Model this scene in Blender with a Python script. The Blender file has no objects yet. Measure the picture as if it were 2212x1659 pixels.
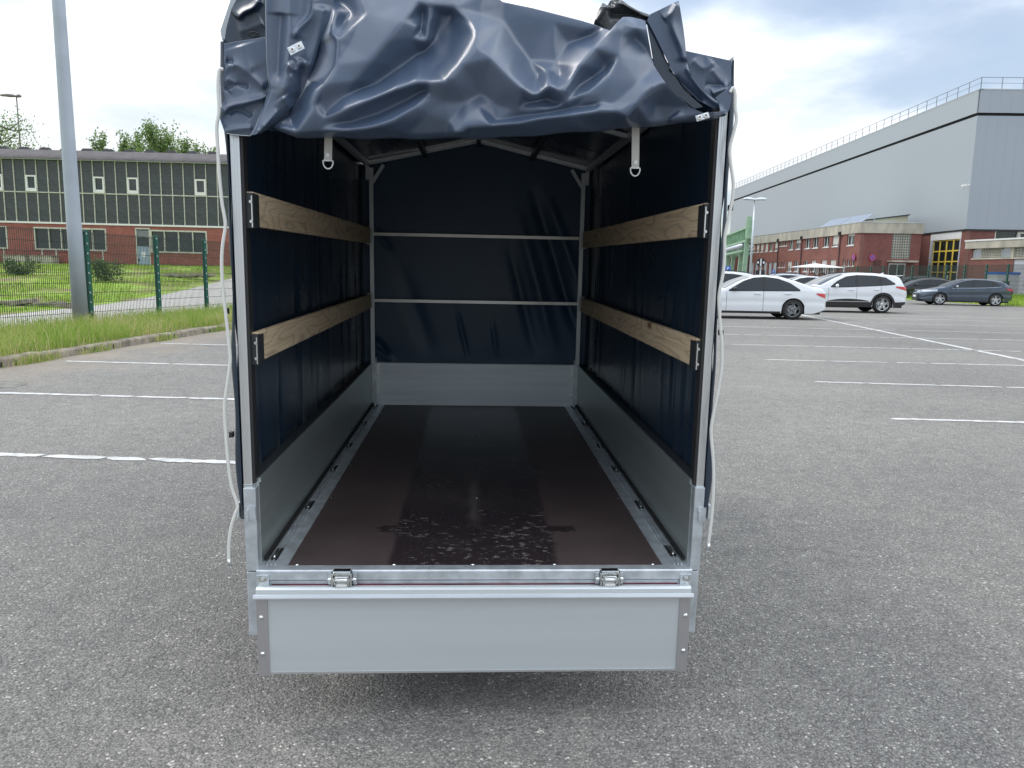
import bpy, math, random
import numpy as np
from mathutils import Matrix, Vector
random.seed(7); rng = np.random.default_rng(7)
S = bpy.context.scene
R_ = math.radians

# ---------------------------------------------------------------- camera
CAM = Vector((0, 0, 1.36)); FPX = 1615.0; PW, PH = 2212.0, 1659.0
def basis(yaw, pitch, roll):
    f = Vector((math.sin(yaw)*math.cos(pitch), math.cos(yaw)*math.cos(pitch), -math.sin(pitch)))
    r = Vector((math.cos(yaw), -math.sin(yaw), 0)); u = r.cross(f)
    return r*math.cos(roll)+u*math.sin(roll), u*math.cos(roll)-r*math.sin(roll), f
def cmat(b):
    r, u, f = b
    m = Matrix(((r.x, u.x, -f.x, 0), (r.y, u.y, -f.y, 0), (r.z, u.z, -f.z, 0), (0, 0, 0, 1)))
    return Matrix.Translation(CAM) @ m
BE = basis(.0545, .148, .016)          # camera against the level ground
BT = basis(.0545, .1646, .0203)        # camera against the trailer, which stands slightly nose-up
cd = bpy.data.cameras.new("camera"); cam = bpy.data.objects.new("camera", cd); S.collection.objects.link(cam)
cam.matrix_world = cmat(BE); cd.sensor_width = 36; cd.lens = FPX/PW*36; cd.clip_start = .05; cd.clip_end = 3000
S.camera = cam
TM = cmat(BE) @ cmat(BT).inverted()    # places the trailer in the world

# ---------------------------------------------------------------- sky, sun, exposure
SUN_EL, SUN_AZ = R_(54), R_(-68)       # azimuth from +Y, clockwise positive: sun stands left, a little ahead
world = bpy.data.worlds.new("World"); S.world = world; world.use_nodes = True
nt = world.node_tree; nt.nodes.clear()
def N(t, typ, **k):
    n = t.nodes.new(typ)
    for a, b in k.items(): setattr(n, a, b)
    return n
sky = N(nt, 'ShaderNodeTexSky', sky_type='NISHITA', sun_disc=False, sun_elevation=SUN_EL, sun_rotation=SUN_AZ, air_density=1.0, dust_density=.8)
bg1 = N(nt, 'ShaderNodeBackground'); bg1.inputs[1].default_value = .115; nt.links.new(sky.outputs[0], bg1.inputs[0])
tc = N(nt, 'ShaderNodeTexCoord'); sep = N(nt, 'ShaderNodeSeparateXYZ'); nt.links.new(tc.outputs['Generated'], sep.inputs[0])
def M2(t, op, a, b=None, c=None):
    n = t.nodes.new('ShaderNodeMath'); n.operation = op
    for i, v in enumerate((a, b, c)):
        if v is None: continue
        if isinstance(v, (int, float)): n.inputs[i].default_value = v
        else: t.links.new(v, n.inputs[i])
    return n.outputs[0]
zc = M2(nt, 'MAXIMUM', sep.outputs[2], 0.0); den = M2(nt, 'ADD', zc, .16)
cx = M2(nt, 'DIVIDE', sep.outputs[0], den); cy = M2(nt, 'DIVIDE', sep.outputs[1], den)
cb = N(nt, 'ShaderNodeCombineXYZ'); nt.links.new(cx, cb.inputs[0]); nt.links.new(cy, cb.inputs[1]); cb.inputs[2].default_value = 3.4
n1 = N(nt, 'ShaderNodeTexNoise'); n1.inputs['Scale'].default_value = .75; n1.inputs['Detail'].default_value = 7; n1.inputs['Roughness'].default_value = .5
nt.links.new(cb.outputs[0], n1.inputs['Vector'])
mr = N(nt, 'ShaderNodeMapRange', interpolation_type='SMOOTHSTEP'); mr.inputs[1].default_value = .40; mr.inputs[2].default_value = .58
nt.links.new(n1.outputs['Fac'], mr.inputs[0])
n2 = N(nt, 'ShaderNodeTexNoise'); n2.inputs['Scale'].default_value = 1.9; n2.inputs['Detail'].default_value = 5
nt.links.new(cb.outputs[0], n2.inputs['Vector'])
cr = N(nt, 'ShaderNodeValToRGB'); e = cr.color_ramp.elements
e[0].position = .34; e[0].color = (.66, .73, .82, 1); e[1].position = .58; e[1].color = (.90, .93, .96, 1)
nt.links.new(n2.outputs['Fac'], cr.inputs[0])
bg2 = N(nt, 'ShaderNodeBackground'); nt.links.new(cr.outputs[0], bg2.inputs[0])
nt.links.new(M2(nt, 'ADD', M2(nt, 'MULTIPLY', zc, 2.4), .60), bg2.inputs[1])   # overcast brightens smoothly to the zenith
mask = M2(nt, 'ADD', M2(nt, 'MULTIPLY', mr.outputs[0], .75), .25)
mx = N(nt, 'ShaderNodeMixShader'); nt.links.new(mask, mx.inputs[0]); nt.links.new(bg1.outputs[0], mx.inputs[1]); nt.links.new(bg2.outputs[0], mx.inputs[2])
wo = N(nt, 'ShaderNodeOutputWorld'); nt.links.new(mx.outputs[0], wo.inputs[0])
sl = bpy.data.lights.new("sun", 'SUN'); sl.energy = 1.0; sl.angle = R_(24); sl.color = (1, .95, .88)
so = bpy.data.objects.new("sun", sl); S.collection.objects.link(so)
sd = Vector((math.sin(SUN_AZ)*math.cos(SUN_EL), math.cos(SUN_AZ)*math.cos(SUN_EL), math.sin(SUN_EL)))
so.rotation_euler = (-sd).to_track_quat('-Z', 'Y').to_euler(); so.location = sd*50
S.view_settings.view_transform = 'Standard'; S.view_settings.look = 'None'; S.view_settings.gamma = 1
S.view_settings.use_curve_mapping = False; S.view_settings.exposure = 0.38
S.render.engine = 'CYCLES'; S.cycles.max_bounces = 7

# ---------------------------------------------------------------- measuring helpers
def _ray(px, py, b): return b[2]*FPX + b[0]*(px-PW/2) + b[1]*(PH/2-py)
def _pl(px, py, ax, v, b):
    d = _ray(px, py, b); return CAM + d*((v-CAM[ax])/d[ax])
def ty(px, py, v): return _pl(px, py, 1, v, BT)     # points in the trailer's own frame
def tx(px, py, v): return _pl(px, py, 0, v, BT)
def tz(px, py, v): return _pl(px, py, 2, v, BT)
def gr(px, py, z=0): return _pl(px, py, 2, z, BE)   # points on level ground
HX = lambda px: PH/2 - (FPX*math.tan(.148)) + (px-PW/2)*.016
def wp(px, D, z=0.0):                                # world point seen in column px at depth D
    d = _ray(px, HX(px), BE); d.z = 0
    f = Vector((math.sin(.0545), math.cos(.0545), 0)); d = d*(D/d.dot(f)); return Vector((d.x, d.y, z))
def hitwall(px, py, P0, u):                          # ray against a vertical wall through P0 along u -> (s, z)
    d = _ray(px, py, BE); n = Vector((-u.y, u.x, 0))
    t = (P0-CAM).dot(n)/d.dot(n); Q = CAM+d*t
    return (Q-P0).dot(u), Q.z

# ---------------------------------------------------------------- mesh helpers
class MB:
    def __init__(s): s.v = []; s.f = []
    def add(s, vs, fs):
        o = len(s.v); s.v += [tuple(p) for p in vs]; s.f += [tuple(i+o for i in f) for f in fs]; return s
    def box(s, x0, x1, y0, y1, z0, z1):
        return s.add([(x0,y0,z0),(x1,y0,z0),(x1,y1,z0),(x0,y1,z0),(x0,y0,z1),(x1,y0,z1),(x1,y1,z1),(x0,y1,z1)],
            [(0,3,2,1),(4,5,6,7),(0,1,5,4),(1,2,6,5),(2,3,7,6),(3,0,4,7)])
    def bar(s, a, b, w, h, up=(0,0,1)):
        a = Vector(a); b = Vector(b); d = (b-a).normalized(); up = Vector(up)
        if abs(d.dot(up)) > .98: up = Vector((0,1,0))
        r = d.cross(up).normalized()*(w/2); u = r.cross(d).normalized()*(h/2)
        return s.add([a-r-u,a+r-u,a+r+u,a-r+u,b-r-u,b+r-u,b+r+u,b-r+u],
            [(0,3,2,1),(4,5,6,7),(0,1,5,4),(1,2,6,5),(2,3,7,6),(3,0,4,7)])
    def tube(s, pts, r, n=8, cap=True):
        pts = [Vector(p) for p in pts]; rs = r if isinstance(r, (list, tuple)) else [r]*len(pts)
        o = len(s.v); prev = None
        for i, p in enumerate(pts):
            d = (pts[min(i+1, len(pts)-1)]-pts[max(i-1, 0)]).normalized()
            if prev is None: a = d.orthogonal().normalized()
            else: a = (prev-d*prev.dot(d)).normalized()
            prev = a; b = d.cross(a)
            for k in range(n):
                t = 2*math.pi*k/n; s.v.append(tuple(p+(a*math.cos(t)+b*math.sin(t))*rs[i]))
        for i in range(len(pts)-1):
            for k in range(n):
                k2 = (k+1) % n; s.f.append((o+i*n+k, o+i*n+k2, o+(i+1)*n+k2, o+(i+1)*n+k))
        if cap:
            s.f.append(tuple(o+k for k in range(n))[::-1]); s.f.append(tuple(o+(len(pts)-1)*n+k for k in range(n)))
        return s
    def cyl(s, a, b, r, n=12): return s.tube([a, b], r, n)
    def lathe(s, prof, c, axis='y', n=32):            # prof: (radius, offset along axis)
        o = len(s.v)
        for (r, h) in prof:
            for k in range(n):
                t = 2*math.pi*k/n; p = {'y': (r*math.cos(t), h, r*math.sin(t)), 'z': (r*math.cos(t), r*math.sin(t), h), 'x': (h, r*math.cos(t), r*math.sin(t))}[axis]
                s.v.append((c[0]+p[0], c[1]+p[1], c[2]+p[2]))
        for i in range(len(prof)-1):
            for k in range(n):
                k2 = (k+1) % n; s.f.append((o+i*n+k, o+i*n+k2, o+(i+1)*n+k2, o+(i+1)*n+k))
        return s
    def prism(s, poly, a, b, f):                      # poly of 2D points, extruded a..b through f(p, t)
        n = len(poly); vs = [f(p, a) for p in poly]+[f(p, b) for p in poly]
        return s.add(vs, [tuple(range(n))[::-1], tuple(range(n, 2*n))]+[(i, (i+1) % n, n+(i+1) % n, n+i) for i in range(n)])
    def build(s, name, mat, parent=None, smooth=False, bevel=0):
        return mesh(name, s.v, s.f, mat, parent, smooth, bevel)
def mesh(name, v, f, mat, parent=None, smooth=False, bevel=0):
    me = bpy.data.meshes.new(name); me.from_pydata(v, [], f); me.update()
    if smooth: me.polygons.foreach_set('use_smooth', [True]*len(me.polygons))
    me.materials.append(mat)
    o = bpy.data.objects.new(name, me); S.collection.objects.link(o)
    if parent is not None: o.parent = parent
    if bevel:
        m = o.modifiers.new('bevel', 'BEVEL'); m.width = bevel; m.segments = 2; m.limit_method = 'ANGLE'
    if smooth == 'auto':
        pass
    return o
def grid(name, P, mat, parent=None, smooth=True, solid=0):
    P = np.asarray(P); a, b = P.shape[:2]; idx = np.arange(a*b).reshape(a, b)
    f = np.stack([idx[:-1,:-1], idx[1:,:-1], idx[1:,1:], idx[:-1,1:]], -1).reshape(-1, 4)
    o = mesh(name, P.reshape(-1, 3).tolist(), f.tolist(), mat, parent, smooth)
    if solid:
        m = o.modifiers.new('thickness', 'SOLIDIFY'); m.thickness = solid; m.offset = 0
    return o
def tag(o, label=None, cat=None, group=None, kind=None):
    if label: o['label'] = label
    if cat: o['category'] = cat
    if group: o['group'] = group
    if kind: o['kind'] = kind
    return o
def empty(name, loc=(0,0,0), rz=0, label=None, cat=None, group=None):
    o = bpy.data.objects.new(name, None); S.collection.objects.link(o); o.empty_display_size = .2
    o.location = loc; o.rotation_euler = (0, 0, rz); return tag(o, label, cat, group)
def dup(o, parent=None, loc=None):
    c = o.copy(); S.collection.objects.link(c)
    if parent is not None: c.parent = parent
    if loc is not None: c.location = loc
    for ch in list(o.children): dup(ch, c)
    return c
def smoothpts(pts, n=6):
    pts = [Vector(p) for p in pts]; out = []
    for i in range(len(pts)-1):
        p0 = pts[max(i-1,0)]; p1 = pts[i]; p2 = pts[i+1]; p3 = pts[min(i+2, len(pts)-1)]
        for k in range(n):
            t = k/n; out.append(.5*((2*p1)+(p2-p0)*t+(2*p0-5*p1+4*p2-p3)*t*t+(3*p1-p0-3*p2+p3)*t**3))
    out.append(pts[-1]); return out

# ---------------------------------------------------------------- materials
def mat(name, col, rough=.5, metal=0, noise=None, bump=None, spec=None, coat=0, alpha=None, trans=0, ior=None, coords='Object'):
    """noise=(scale, amount, detail, stretch), bump=(scale, strength, distance, stretch)"""
    m = bpy.data.materials.new(name); m.use_nodes = True; t = m.node_tree; b = t.nodes['Principled BSDF']
    b.inputs['Base Color'].default_value = (*col, 1); b.inputs['Roughness'].default_value = rough; b.inputs['Metallic'].default_value = metal
    if spec is not None: b.inputs['Specular IOR Level'].default_value = spec
    if coat: b.inputs['Coat Weight'].default_value = coat; b.inputs['Coat Roughness'].default_value = .05
    if trans: b.inputs['Transmission Weight'].default_value = trans
    if ior: b.inputs['IOR'].default_value = ior
    tcn = N(t, 'ShaderNodeTexCoord'); m['c'] = 1
    def vec(stretch):
        if not stretch: return tcn.outputs[coords]
        mp = N(t, 'ShaderNodeMapping'); mp.inputs['Scale'].default_value = stretch; t.links.new(tcn.outputs[coords], mp.inputs[0]); return mp.outputs[0]
    if noise:
        sc, amt, det, st = (list(noise)+[4, None])[:4] if len(noise) < 4 else noise
        n = N(t, 'ShaderNodeTexNoise'); n.inputs['Scale'].default_value = sc; n.inputs['Detail'].default_value = det; t.links.new(vec(st), n.inputs['Vector'])
        r = N(t, 'ShaderNodeValToRGB'); e = r.color_ramp.elements
        e[0].position = .3; e[1].position = .7
        e[0].color = (*[max(0, c*(1-amt)) for c in col], 1); e[1].color = (*[min(1, c*(1+amt)) for c in col], 1)
        t.links.new(n.outputs['Fac'], r.inputs[0]); t.links.new(r.outputs[0], b.inputs['Base Color'])
        mr = N(t, 'ShaderNodeMapRange'); mr.inputs[3].default_value = max(.02, rough*.85); mr.inputs[4].default_value = min(1, rough*1.15)
        t.links.new(n.outputs['Fac'], mr.inputs[0]); t.links.new(mr.outputs[0], b.inputs['Roughness'])
    if bump:
        sc, stg, dist, st = (list(bump)+[None])[:4] if len(bump) < 4 else bump
        n = N(t, 'ShaderNodeTexNoise'); n.inputs['Scale'].default_value = sc; n.inputs['Detail'].default_value = 5; t.links.new(vec(st), n.inputs['Vector'])
        bp = N(t, 'ShaderNodeBump'); bp.inputs['Strength'].default_value = stg; bp.inputs['Distance'].default_value = dist
        t.links.new(n.outputs['Fac'], bp.inputs['Height']); t.links.new(bp.outputs[0], b.inputs['Normal'])
    return m
def brickmat(name, c1, c2, mortar, axis='x', bw=.25, bh=.075):
    m = bpy.data.materials.new(name); m.use_nodes = True; t = m.node_tree; b = t.nodes['Principled BSDF']; b.inputs['Roughness'].default_value = .85
    tcn = N(t, 'ShaderNodeTexCoord'); sp = N(t, 'ShaderNodeSeparateXYZ'); t.links.new(tcn.outputs['Object'], sp.inputs[0])
    cb = N(t, 'ShaderNodeCombineXYZ'); t.links.new(sp.outputs[0 if axis == 'x' else 1], cb.inputs[0]); t.links.new(sp.outputs[2], cb.inputs[1])
    br = N(t, 'ShaderNodeTexBrick'); br.inputs['Scale'].default_value = 1; br.inputs['Brick Width'].default_value = bw; br.inputs['Row Height'].default_value = bh
    br.inputs['Mortar Size'].default_value = .008; br.inputs['Color1'].default_value = (*c1, 1); br.inputs['Color2'].default_value = (*c2, 1); br.inputs['Mortar'].default_value = (*mortar, 1)
    t.links.new(cb.outputs[0], br.inputs['Vector'])
    n = N(t, 'ShaderNodeTexNoise'); n.inputs['Scale'].default_value = .8; n.inputs['Detail'].default_value = 6; t.links.new(tcn.outputs['Object'], n.inputs['Vector'])
    mxn = N(t, 'ShaderNodeMixRGB', blend_type='MULTIPLY'); mxn.inputs[0].default_value = .55; r = N(t, 'ShaderNodeValToRGB'); r.color_ramp.elements[0].position = .3; r.color_ramp.elements[0].color = (.55,.5,.5,1); r.color_ramp.elements[1].position = .7
    t.links.new(n.outputs['Fac'], r.inputs[0]); t.links.new(br.outputs['Color'], mxn.inputs[1]); t.links.new(r.outputs[0], mxn.inputs[2]); t.links.new(mxn.outputs[0], b.inputs['Base Color'])
    bp = N(t, 'ShaderNodeBump'); bp.inputs['Strength'].default_value = .5; bp.inputs['Distance'].default_value = .01; bp.invert = True
    t.links.new(br.outputs['Fac'], bp.inputs['Height']); t.links.new(bp.outputs[0], b.inputs['Normal'])
    return m
def ramp(t, src, stops):
    r = N(t, 'ShaderNodeValToRGB'); e = r.color_ramp.elements
    while len(e) < len(stops): e.new(.5)
    for k, (p, c) in enumerate(stops): e[k].position = p; e[k].color = (*c, 1)
    t.links.new(src, r.inputs[0]); return r.outputs[0]
def asphalt():
    m = bpy.data.materials.new('asphalt'); m.use_nodes = True; t = m.node_tree; b = t.nodes['Principled BSDF']
    tcn = N(t, 'ShaderNodeTexCoord'); o = tcn.outputs['Object']
    def noise(sc, det=4, ro=.5):
        n = N(t, 'ShaderNodeTexNoise'); n.inputs['Scale'].default_value = sc; n.inputs['Detail'].default_value = det; n.inputs['Roughness'].default_value = ro; t.links.new(o, n.inputs['Vector']); return n.outputs['Fac']
    v = N(t, 'ShaderNodeTexVoronoi'); v.inputs['Scale'].default_value = 135; t.links.new(o, v.inputs['Vector'])
    v2 = N(t, 'ShaderNodeTexVoronoi'); v2.inputs['Scale'].default_value = 210; t.links.new(o, v2.inputs['Vector'])
    sp = N(t, 'ShaderNodeSeparateColor'); t.links.new(v.outputs['Color'], sp.inputs[0])
    sp2 = N(t, 'ShaderNodeSeparateColor'); t.links.new(v2.outputs['Color'], sp2.inputs[0])
    c1 = ramp(t, sp.outputs[0], [(0, (.052,.050,.048)), (.45, (.105,.102,.098)), (.90, (.155,.15,.142)), (.975, (.22,.215,.20)), (1, (.46,.44,.41))])
    c2 = ramp(t, sp2.outputs[1], [(0, (.06,.058,.056)), (.6, (.13,.127,.12)), (.975, (.17,.165,.158)), (1, (.36,.35,.33))])
    mxa = N(t, 'ShaderNodeMixRGB'); mxa.inputs[0].default_value = .4; t.links.new(c1, mxa.inputs[1]); t.links.new(c2, mxa.inputs[2])
    # cells' gaps filled with dark binder
    gap = ramp(t, v.outputs['Distance'], [(.35, (1,1,1)), (.75, (.45,.45,.45))])
    mg = N(t, 'ShaderNodeMixRGB', blend_type='MULTIPLY'); mg.inputs[0].default_value = .6; t.links.new(mxa.outputs[0], mg.inputs[1]); t.links.new(gap, mg.inputs[2])
    big = ramp(t, noise(.35, 6, .6), [(.3, (.88,.88,.88)), (.7, (1.13,1.12,1.10))])
    mb_ = N(t, 'ShaderNodeMixRGB', blend_type='MULTIPLY'); mb_.inputs[0].default_value = 1; t.links.new(mg.outputs[0], mb_.inputs[1]); t.links.new(big, mb_.inputs[2])
    mid = ramp(t, noise(7, 5, .65), [(.3, (.86,.86,.87)), (.7, (1.12,1.12,1.11))])
    mc = N(t, 'ShaderNodeMixRGB', blend_type='MULTIPLY'); mc.inputs[0].default_value = 1; t.links.new(mb_.outputs[0], mc.inputs[1]); t.links.new(mid, mc.inputs[2])
    wear = ramp(t, noise(.09, 5, .55), [(.35, (.86,.86,.87)), (.65, (1.12,1.115,1.10))])
    mw = N(t, 'ShaderNodeMixRGB', blend_type='MULTIPLY'); mw.inputs[0].default_value = 1; t.links.new(mc.outputs[0], mw.inputs[1]); t.links.new(wear, mw.inputs[2]); mc = mw
    vc = N(t, 'ShaderNodeTexVoronoi', feature='DISTANCE_TO_EDGE'); vc.inputs['Scale'].default_value = .16; vn = N(t, 'ShaderNodeTexNoise'); vn.inputs['Scale'].default_value = 1.1; vn.inputs['Detail'].default_value = 7
    t.links.new(o, vn.inputs['Vector']); va = N(t, 'ShaderNodeVectorMath', operation='ADD'); t.links.new(o, va.inputs[0]); t.links.new(vn.outputs['Color'], va.inputs[1]); t.links.new(va.outputs[0], vc.inputs['Vector'])
    ck = ramp(t, vc.outputs['Distance'], [(.0004, (.78,.78,.78)), (.0016, (1,1,1))]); mk_ = N(t, 'ShaderNodeMixRGB', blend_type='MULTIPLY')
    t.links.new(M2(t, 'MULTIPLY', M2(t, 'GREATER_THAN', noise(.3, 2), .55), .8), mk_.inputs[0]); t.links.new(mc.outputs[0], mk_.inputs[1]); t.links.new(ck, mk_.inputs[2]); mc = mk_
    # brown dirt drifts, and dirt along the kerb
    sx = N(t, 'ShaderNodeSeparateXYZ'); t.links.new(o, sx.inputs[0])
    kd = M2(t, 'SUBTRACT', sx.outputs[0], M2(t, 'MULTIPLY_ADD', sx.outputs[1], .1128, -7.395))
    nk = M2(t, 'MULTIPLY', noise(1.4, 5), 2.6)
    near = M2(t, 'LESS_THAN', kd, 30.0)
    fac = M2(t, 'MULTIPLY', M2(t, 'MULTIPLY', M2(t, 'SUBTRACT', nk, M2(t, 'MULTIPLY', kd, .9)), .5), near)
    cl = N(t, 'ShaderNodeClamp'); t.links.new(fac, cl.inputs[0])
    md = N(t, 'ShaderNodeMixRGB'); t.links.new(M2(t, 'MULTIPLY', cl.outputs[0], .6), md.inputs[0]); t.links.new(mc.outputs[0], md.inputs[1]); md.inputs[2].default_value = (.17,.135,.095,1)
    sc_ = N(t, 'ShaderNodeMixRGB', blend_type='MULTIPLY'); sc_.inputs[0].default_value = 1; sc_.inputs[2].default_value = (2.3,2.28,2.22,1); t.links.new(md.outputs[0], sc_.inputs[1])
    t.links.new(sc_.outputs[0], b.inputs['Base Color']); b.inputs['Roughness'].default_value = .8; b.inputs['Specular IOR Level'].default_value = .35
    hgt = M2(t, 'ADD', M2(t, 'MULTIPLY', v.outputs['Distance'], -1.0), M2(t, 'MULTIPLY', noise(60, 4), 1.2))
    bp = N(t, 'ShaderNodeBump'); bp.inputs['Strength'].default_value = 1.0; bp.inputs['Distance'].default_value = .006; t.links.new(hgt, bp.inputs['Height']); t.links.new(bp.outputs[0], b.inputs['Normal'])
    return m
def islandmat(name, stops, rough=.6, trans=.0):
    m = bpy.data.materials.new(name); m.use_nodes = True; t = m.node_tree; b = t.nodes['Principled BSDF']; b.inputs['Roughness'].default_value = rough
    b.inputs['Specular IOR Level'].default_value = .3
    g = N(t, 'ShaderNodeNewGeometry'); tcn = N(t, 'ShaderNodeTexCoord'); n = N(t, 'ShaderNodeTexNoise'); n.inputs['Scale'].default_value = .9; n.inputs['Detail'].default_value = 3
    t.links.new(tcn.outputs['Object'], n.inputs['Vector'])
    f = M2(t, 'ADD', M2(t, 'MULTIPLY', g.outputs['Random Per Island'], .55), M2(t, 'MULTIPLY', M2(t, 'SUBTRACT', n.outputs['Fac'], .3), 1.1))
    c = ramp(t, f, stops); t.links.new(c, b.inputs['Base Color'])
    if trans:
        tr = N(t, 'ShaderNodeBsdfTranslucent'); t.links.new(c, tr.inputs[0]); mxs = N(t, 'ShaderNodeMixShader'); mxs.inputs[0].default_value = trans
        t.links.new(b.outputs[0], mxs.inputs[1]); t.links.new(tr.outputs[0], mxs.inputs[2]); t.links.new(mxs.outputs[0], t.nodes['Material Output'].inputs[0])
    return m
def woodmat(seed):
    m = bpy.data.materials.new('spruce_wood'); m.use_nodes = True; t = m.node_tree; b = t.nodes['Principled BSDF']; b.inputs['Roughness'].default_value = .6
    tcn = N(t, 'ShaderNodeTexCoord'); mp = N(t, 'ShaderNodeMapping'); mp.inputs['Scale'].default_value = (1, .20, 1.25); mp.inputs['Location'].default_value = (seed, seed*1.7, 0)
    t.links.new(tcn.outputs['Object'], mp.inputs[0])
    n = N(t, 'ShaderNodeTexNoise'); n.inputs['Scale'].default_value = 8.5; n.inputs['Detail'].default_value = 1.5; n.inputs['Roughness'].default_value = .45; t.links.new(mp.outputs[0], n.inputs['Vector'])
    k = M2(t, 'MULTIPLY', n.outputs['Fac'], 13.0); fr = M2(t, 'FRACT', k)
    lines = ramp(t, fr, [(0, (.60,.60,.60)), (.14, (1,1,1)), (.78, (.93,.93,.93)), (1, (.60,.60,.60))])
    fine = N(t, 'ShaderNodeTexNoise'); fine.inputs['Scale'].default_value = 60; fine.inputs['Detail'].default_value = 5
    mp2 = N(t, 'ShaderNodeMapping'); mp2.inputs['Scale'].default_value = (1, .04, 3); t.links.new(tcn.outputs['Object'], mp2.inputs[0]); t.links.new(mp2.outputs[0], fine.inputs['Vector'])
    base = ramp(t, fine.outputs['Fac'], [(.3, (.66,.49,.31)), (.7, (.82,.66,.46))])
    mm = N(t, 'ShaderNodeMixRGB', blend_type='MULTIPLY'); mm.inputs[0].default_value = .85; t.links.new(base, mm.inputs[1]); t.links.new(lines, mm.inputs[2])
    vo = N(t, 'ShaderNodeTexVoronoi'); vo.inputs['Scale'].default_value = 3.4; vo.inputs['Randomness'].default_value = 1; mp3 = N(t, 'ShaderNodeMapping'); mp3.inputs['Scale'].default_value = (.2, .6, 1.6); mp3.inputs['Location'].default_value = (seed, seed*.7, .1)
    t.links.new(tcn.outputs['Object'], mp3.inputs[0]); t.links.new(mp3.outputs[0], vo.inputs['Vector'])
    kn = ramp(t, vo.outputs['Distance'], [(.03, (.22,.13,.07)), (.055, (.55,.45,.38)), (.10, (1,1,1))])
    mk = N(t, 'ShaderNodeMixRGB', blend_type='MULTIPLY'); mk.inputs[0].default_value = 1; t.links.new(mm.outputs[0], mk.inputs[1]); t.links.new(kn, mk.inputs[2])
    t.links.new(mk.outputs[0], b.inputs['Base Color']); return m
M = {}
M['asphalt'] = asphalt()
M['paint'] = mat('road_paint', (.52,.52,.50), .7, noise=(9, .28, 7, None), bump=(200, .3, .002, None))
M['concrete'] = mat('kerb_concrete', (.27,.235,.185), .9, noise=(6, .45, 6, None), bump=(60, .6, .006, None))
M['concrete2'] = mat('pale_concrete', (.42,.39,.32), .9, noise=(1.2, .28, 7, (1,1,.35)), bump=(30, .3, .01, None))
M['soil'] = mat('verge_soil', (.16,.125,.075), .95, noise=(3, .5, 6, None), bump=(20, .8, .03, None))
M['gravel'] = mat('pale_gravel', (.46,.44,.40), .95, noise=(14, .38, 8, None), bump=(45, .9, .02, None))
M['alu'] = mat('satin_aluminium', (.63,.67,.685), .42, .5, noise=(2, .03, 3, (.3, 1, 9)), bump=(8, .03, .002, (.3,.3,14)))
M['alu_side'] = mat('side_board_aluminium', (.50,.56,.545), .40, .75, noise=(3, .07, 3, (1, .3, 9)))
M['alu_bright'] = mat('drawn_aluminium', (.70,.72,.73), .30, .85, noise=(6, .05, 3, (1, 1, .05)))
M['galv'] = mat('galvanised_steel', (.58,.62,.65), .42, .6, noise=(22, .20, 6, None), bump=(60, .15, .001, None))
M['railgrey'] = mat('railing_steel', (.20,.22,.24), .5, .3)
M['zinc'] = mat('zinc_plated_steel', (.72,.74,.73), .22, 1.0, noise=(30, .12, 3, None))
M['dark_metal'] = mat('dark_steel_and_shade', (.11,.12,.13), .4, .7)
M['bracket'] = mat('black_coated_bracket', (.030,.034,.038), .45)
M['plastic_cap'] = mat('white_plastic', (.72,.72,.70), .4)
M['black'] = mat('matt_black', (.012,.012,.013), .7)
M['rubber'] = mat('tyre_rubber', (.018,.018,.018), .75, bump=(60, .3, .004, None))
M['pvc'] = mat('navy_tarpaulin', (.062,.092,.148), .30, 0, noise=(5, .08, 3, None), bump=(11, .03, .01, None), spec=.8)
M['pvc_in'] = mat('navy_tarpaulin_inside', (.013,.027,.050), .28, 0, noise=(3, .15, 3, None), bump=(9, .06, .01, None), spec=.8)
M['pvc_dark'] = mat('tarpaulin_lining', (.035,.04,.045), .24, 0, noise=(9, .3, 4, None), bump=(25, .4, .01, None), spec=.7)
M['pvc_edge'] = mat('tarpaulin_cut_edge', (.45,.50,.52), .4)
M['strap'] = mat('grey_webbing', (.50,.49,.45), .7, bump=(400, .2, .001, None))
M['cord'] = mat('clear_plastic_cord', (.70,.70,.66), .28, 0, spec=.6)
M['red'] = mat('dark_red_primer', (.16,.035,.045), .5, noise=(14, .5, 4, None))
M['glass'] = mat('window_glass', (.020,.028,.028), .06, 0, spec=.8, noise=(1.3, .5, 4, None))
M['carglass'] = mat('car_glass', (.012,.016,.018), .03, 0, spec=.9)
M['glassblock'] = mat('glass_blocks', (.16,.21,.20), .15, 0, noise=(2, .5, 3, None))
M['shutter'] = mat('roller_shutter', (.56,.55,.50), .6, noise=(40, .10, 2, (.05,.05,1)))
M['white_frame'] = mat('white_frames', (.72,.72,.70), .45, noise=(6, .08, 4, None))
M['bar'] = mat('weathered_glazing_bar', (.50,.49,.42), .6, noise=(9, .25, 5, None))
M['darkpanel'] = mat('dark_facade_panel', (.052,.062,.064), .25, 0, noise=(1.6, .30, 5, (1,1,6)), bump=(20, .05, .003, (1,1,8)))
M['roofsheet'] = mat('fibre_cement_roof', (.115,.105,.105), .85, noise=(3, .30, 6, (1,.3,1)))
M['brickA'] = brickmat('red_brick', (.41,.125,.095), (.30,.085,.07), (.26,.15,.12))
M['brickB'] = brickmat('office_brick', (.255,.088,.068), (.18,.058,.048), (.20,.11,.09))
M['hallmetal'] = mat('hall_cladding', (.375,.415,.43), .5, .1, noise=(.05, .05, 3, None))
M['hallmetal_shade'] = mat('hall_cladding_shade_face', (.345,.385,.425), .5, .1, noise=(.08, .05, 3, None))  # same cladding; the front face's shade is put into a darker base colour
M['greenpost'] = mat('green_powder_coat', (.006,.085,.060), .4)
M['wire'] = mat('green_wire', (.020,.040,.032), .5)
M['mint'] = mat('green_gantry_paint', (.27,.43,.28), .5, noise=(1.5, .2, 5, None))
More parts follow.
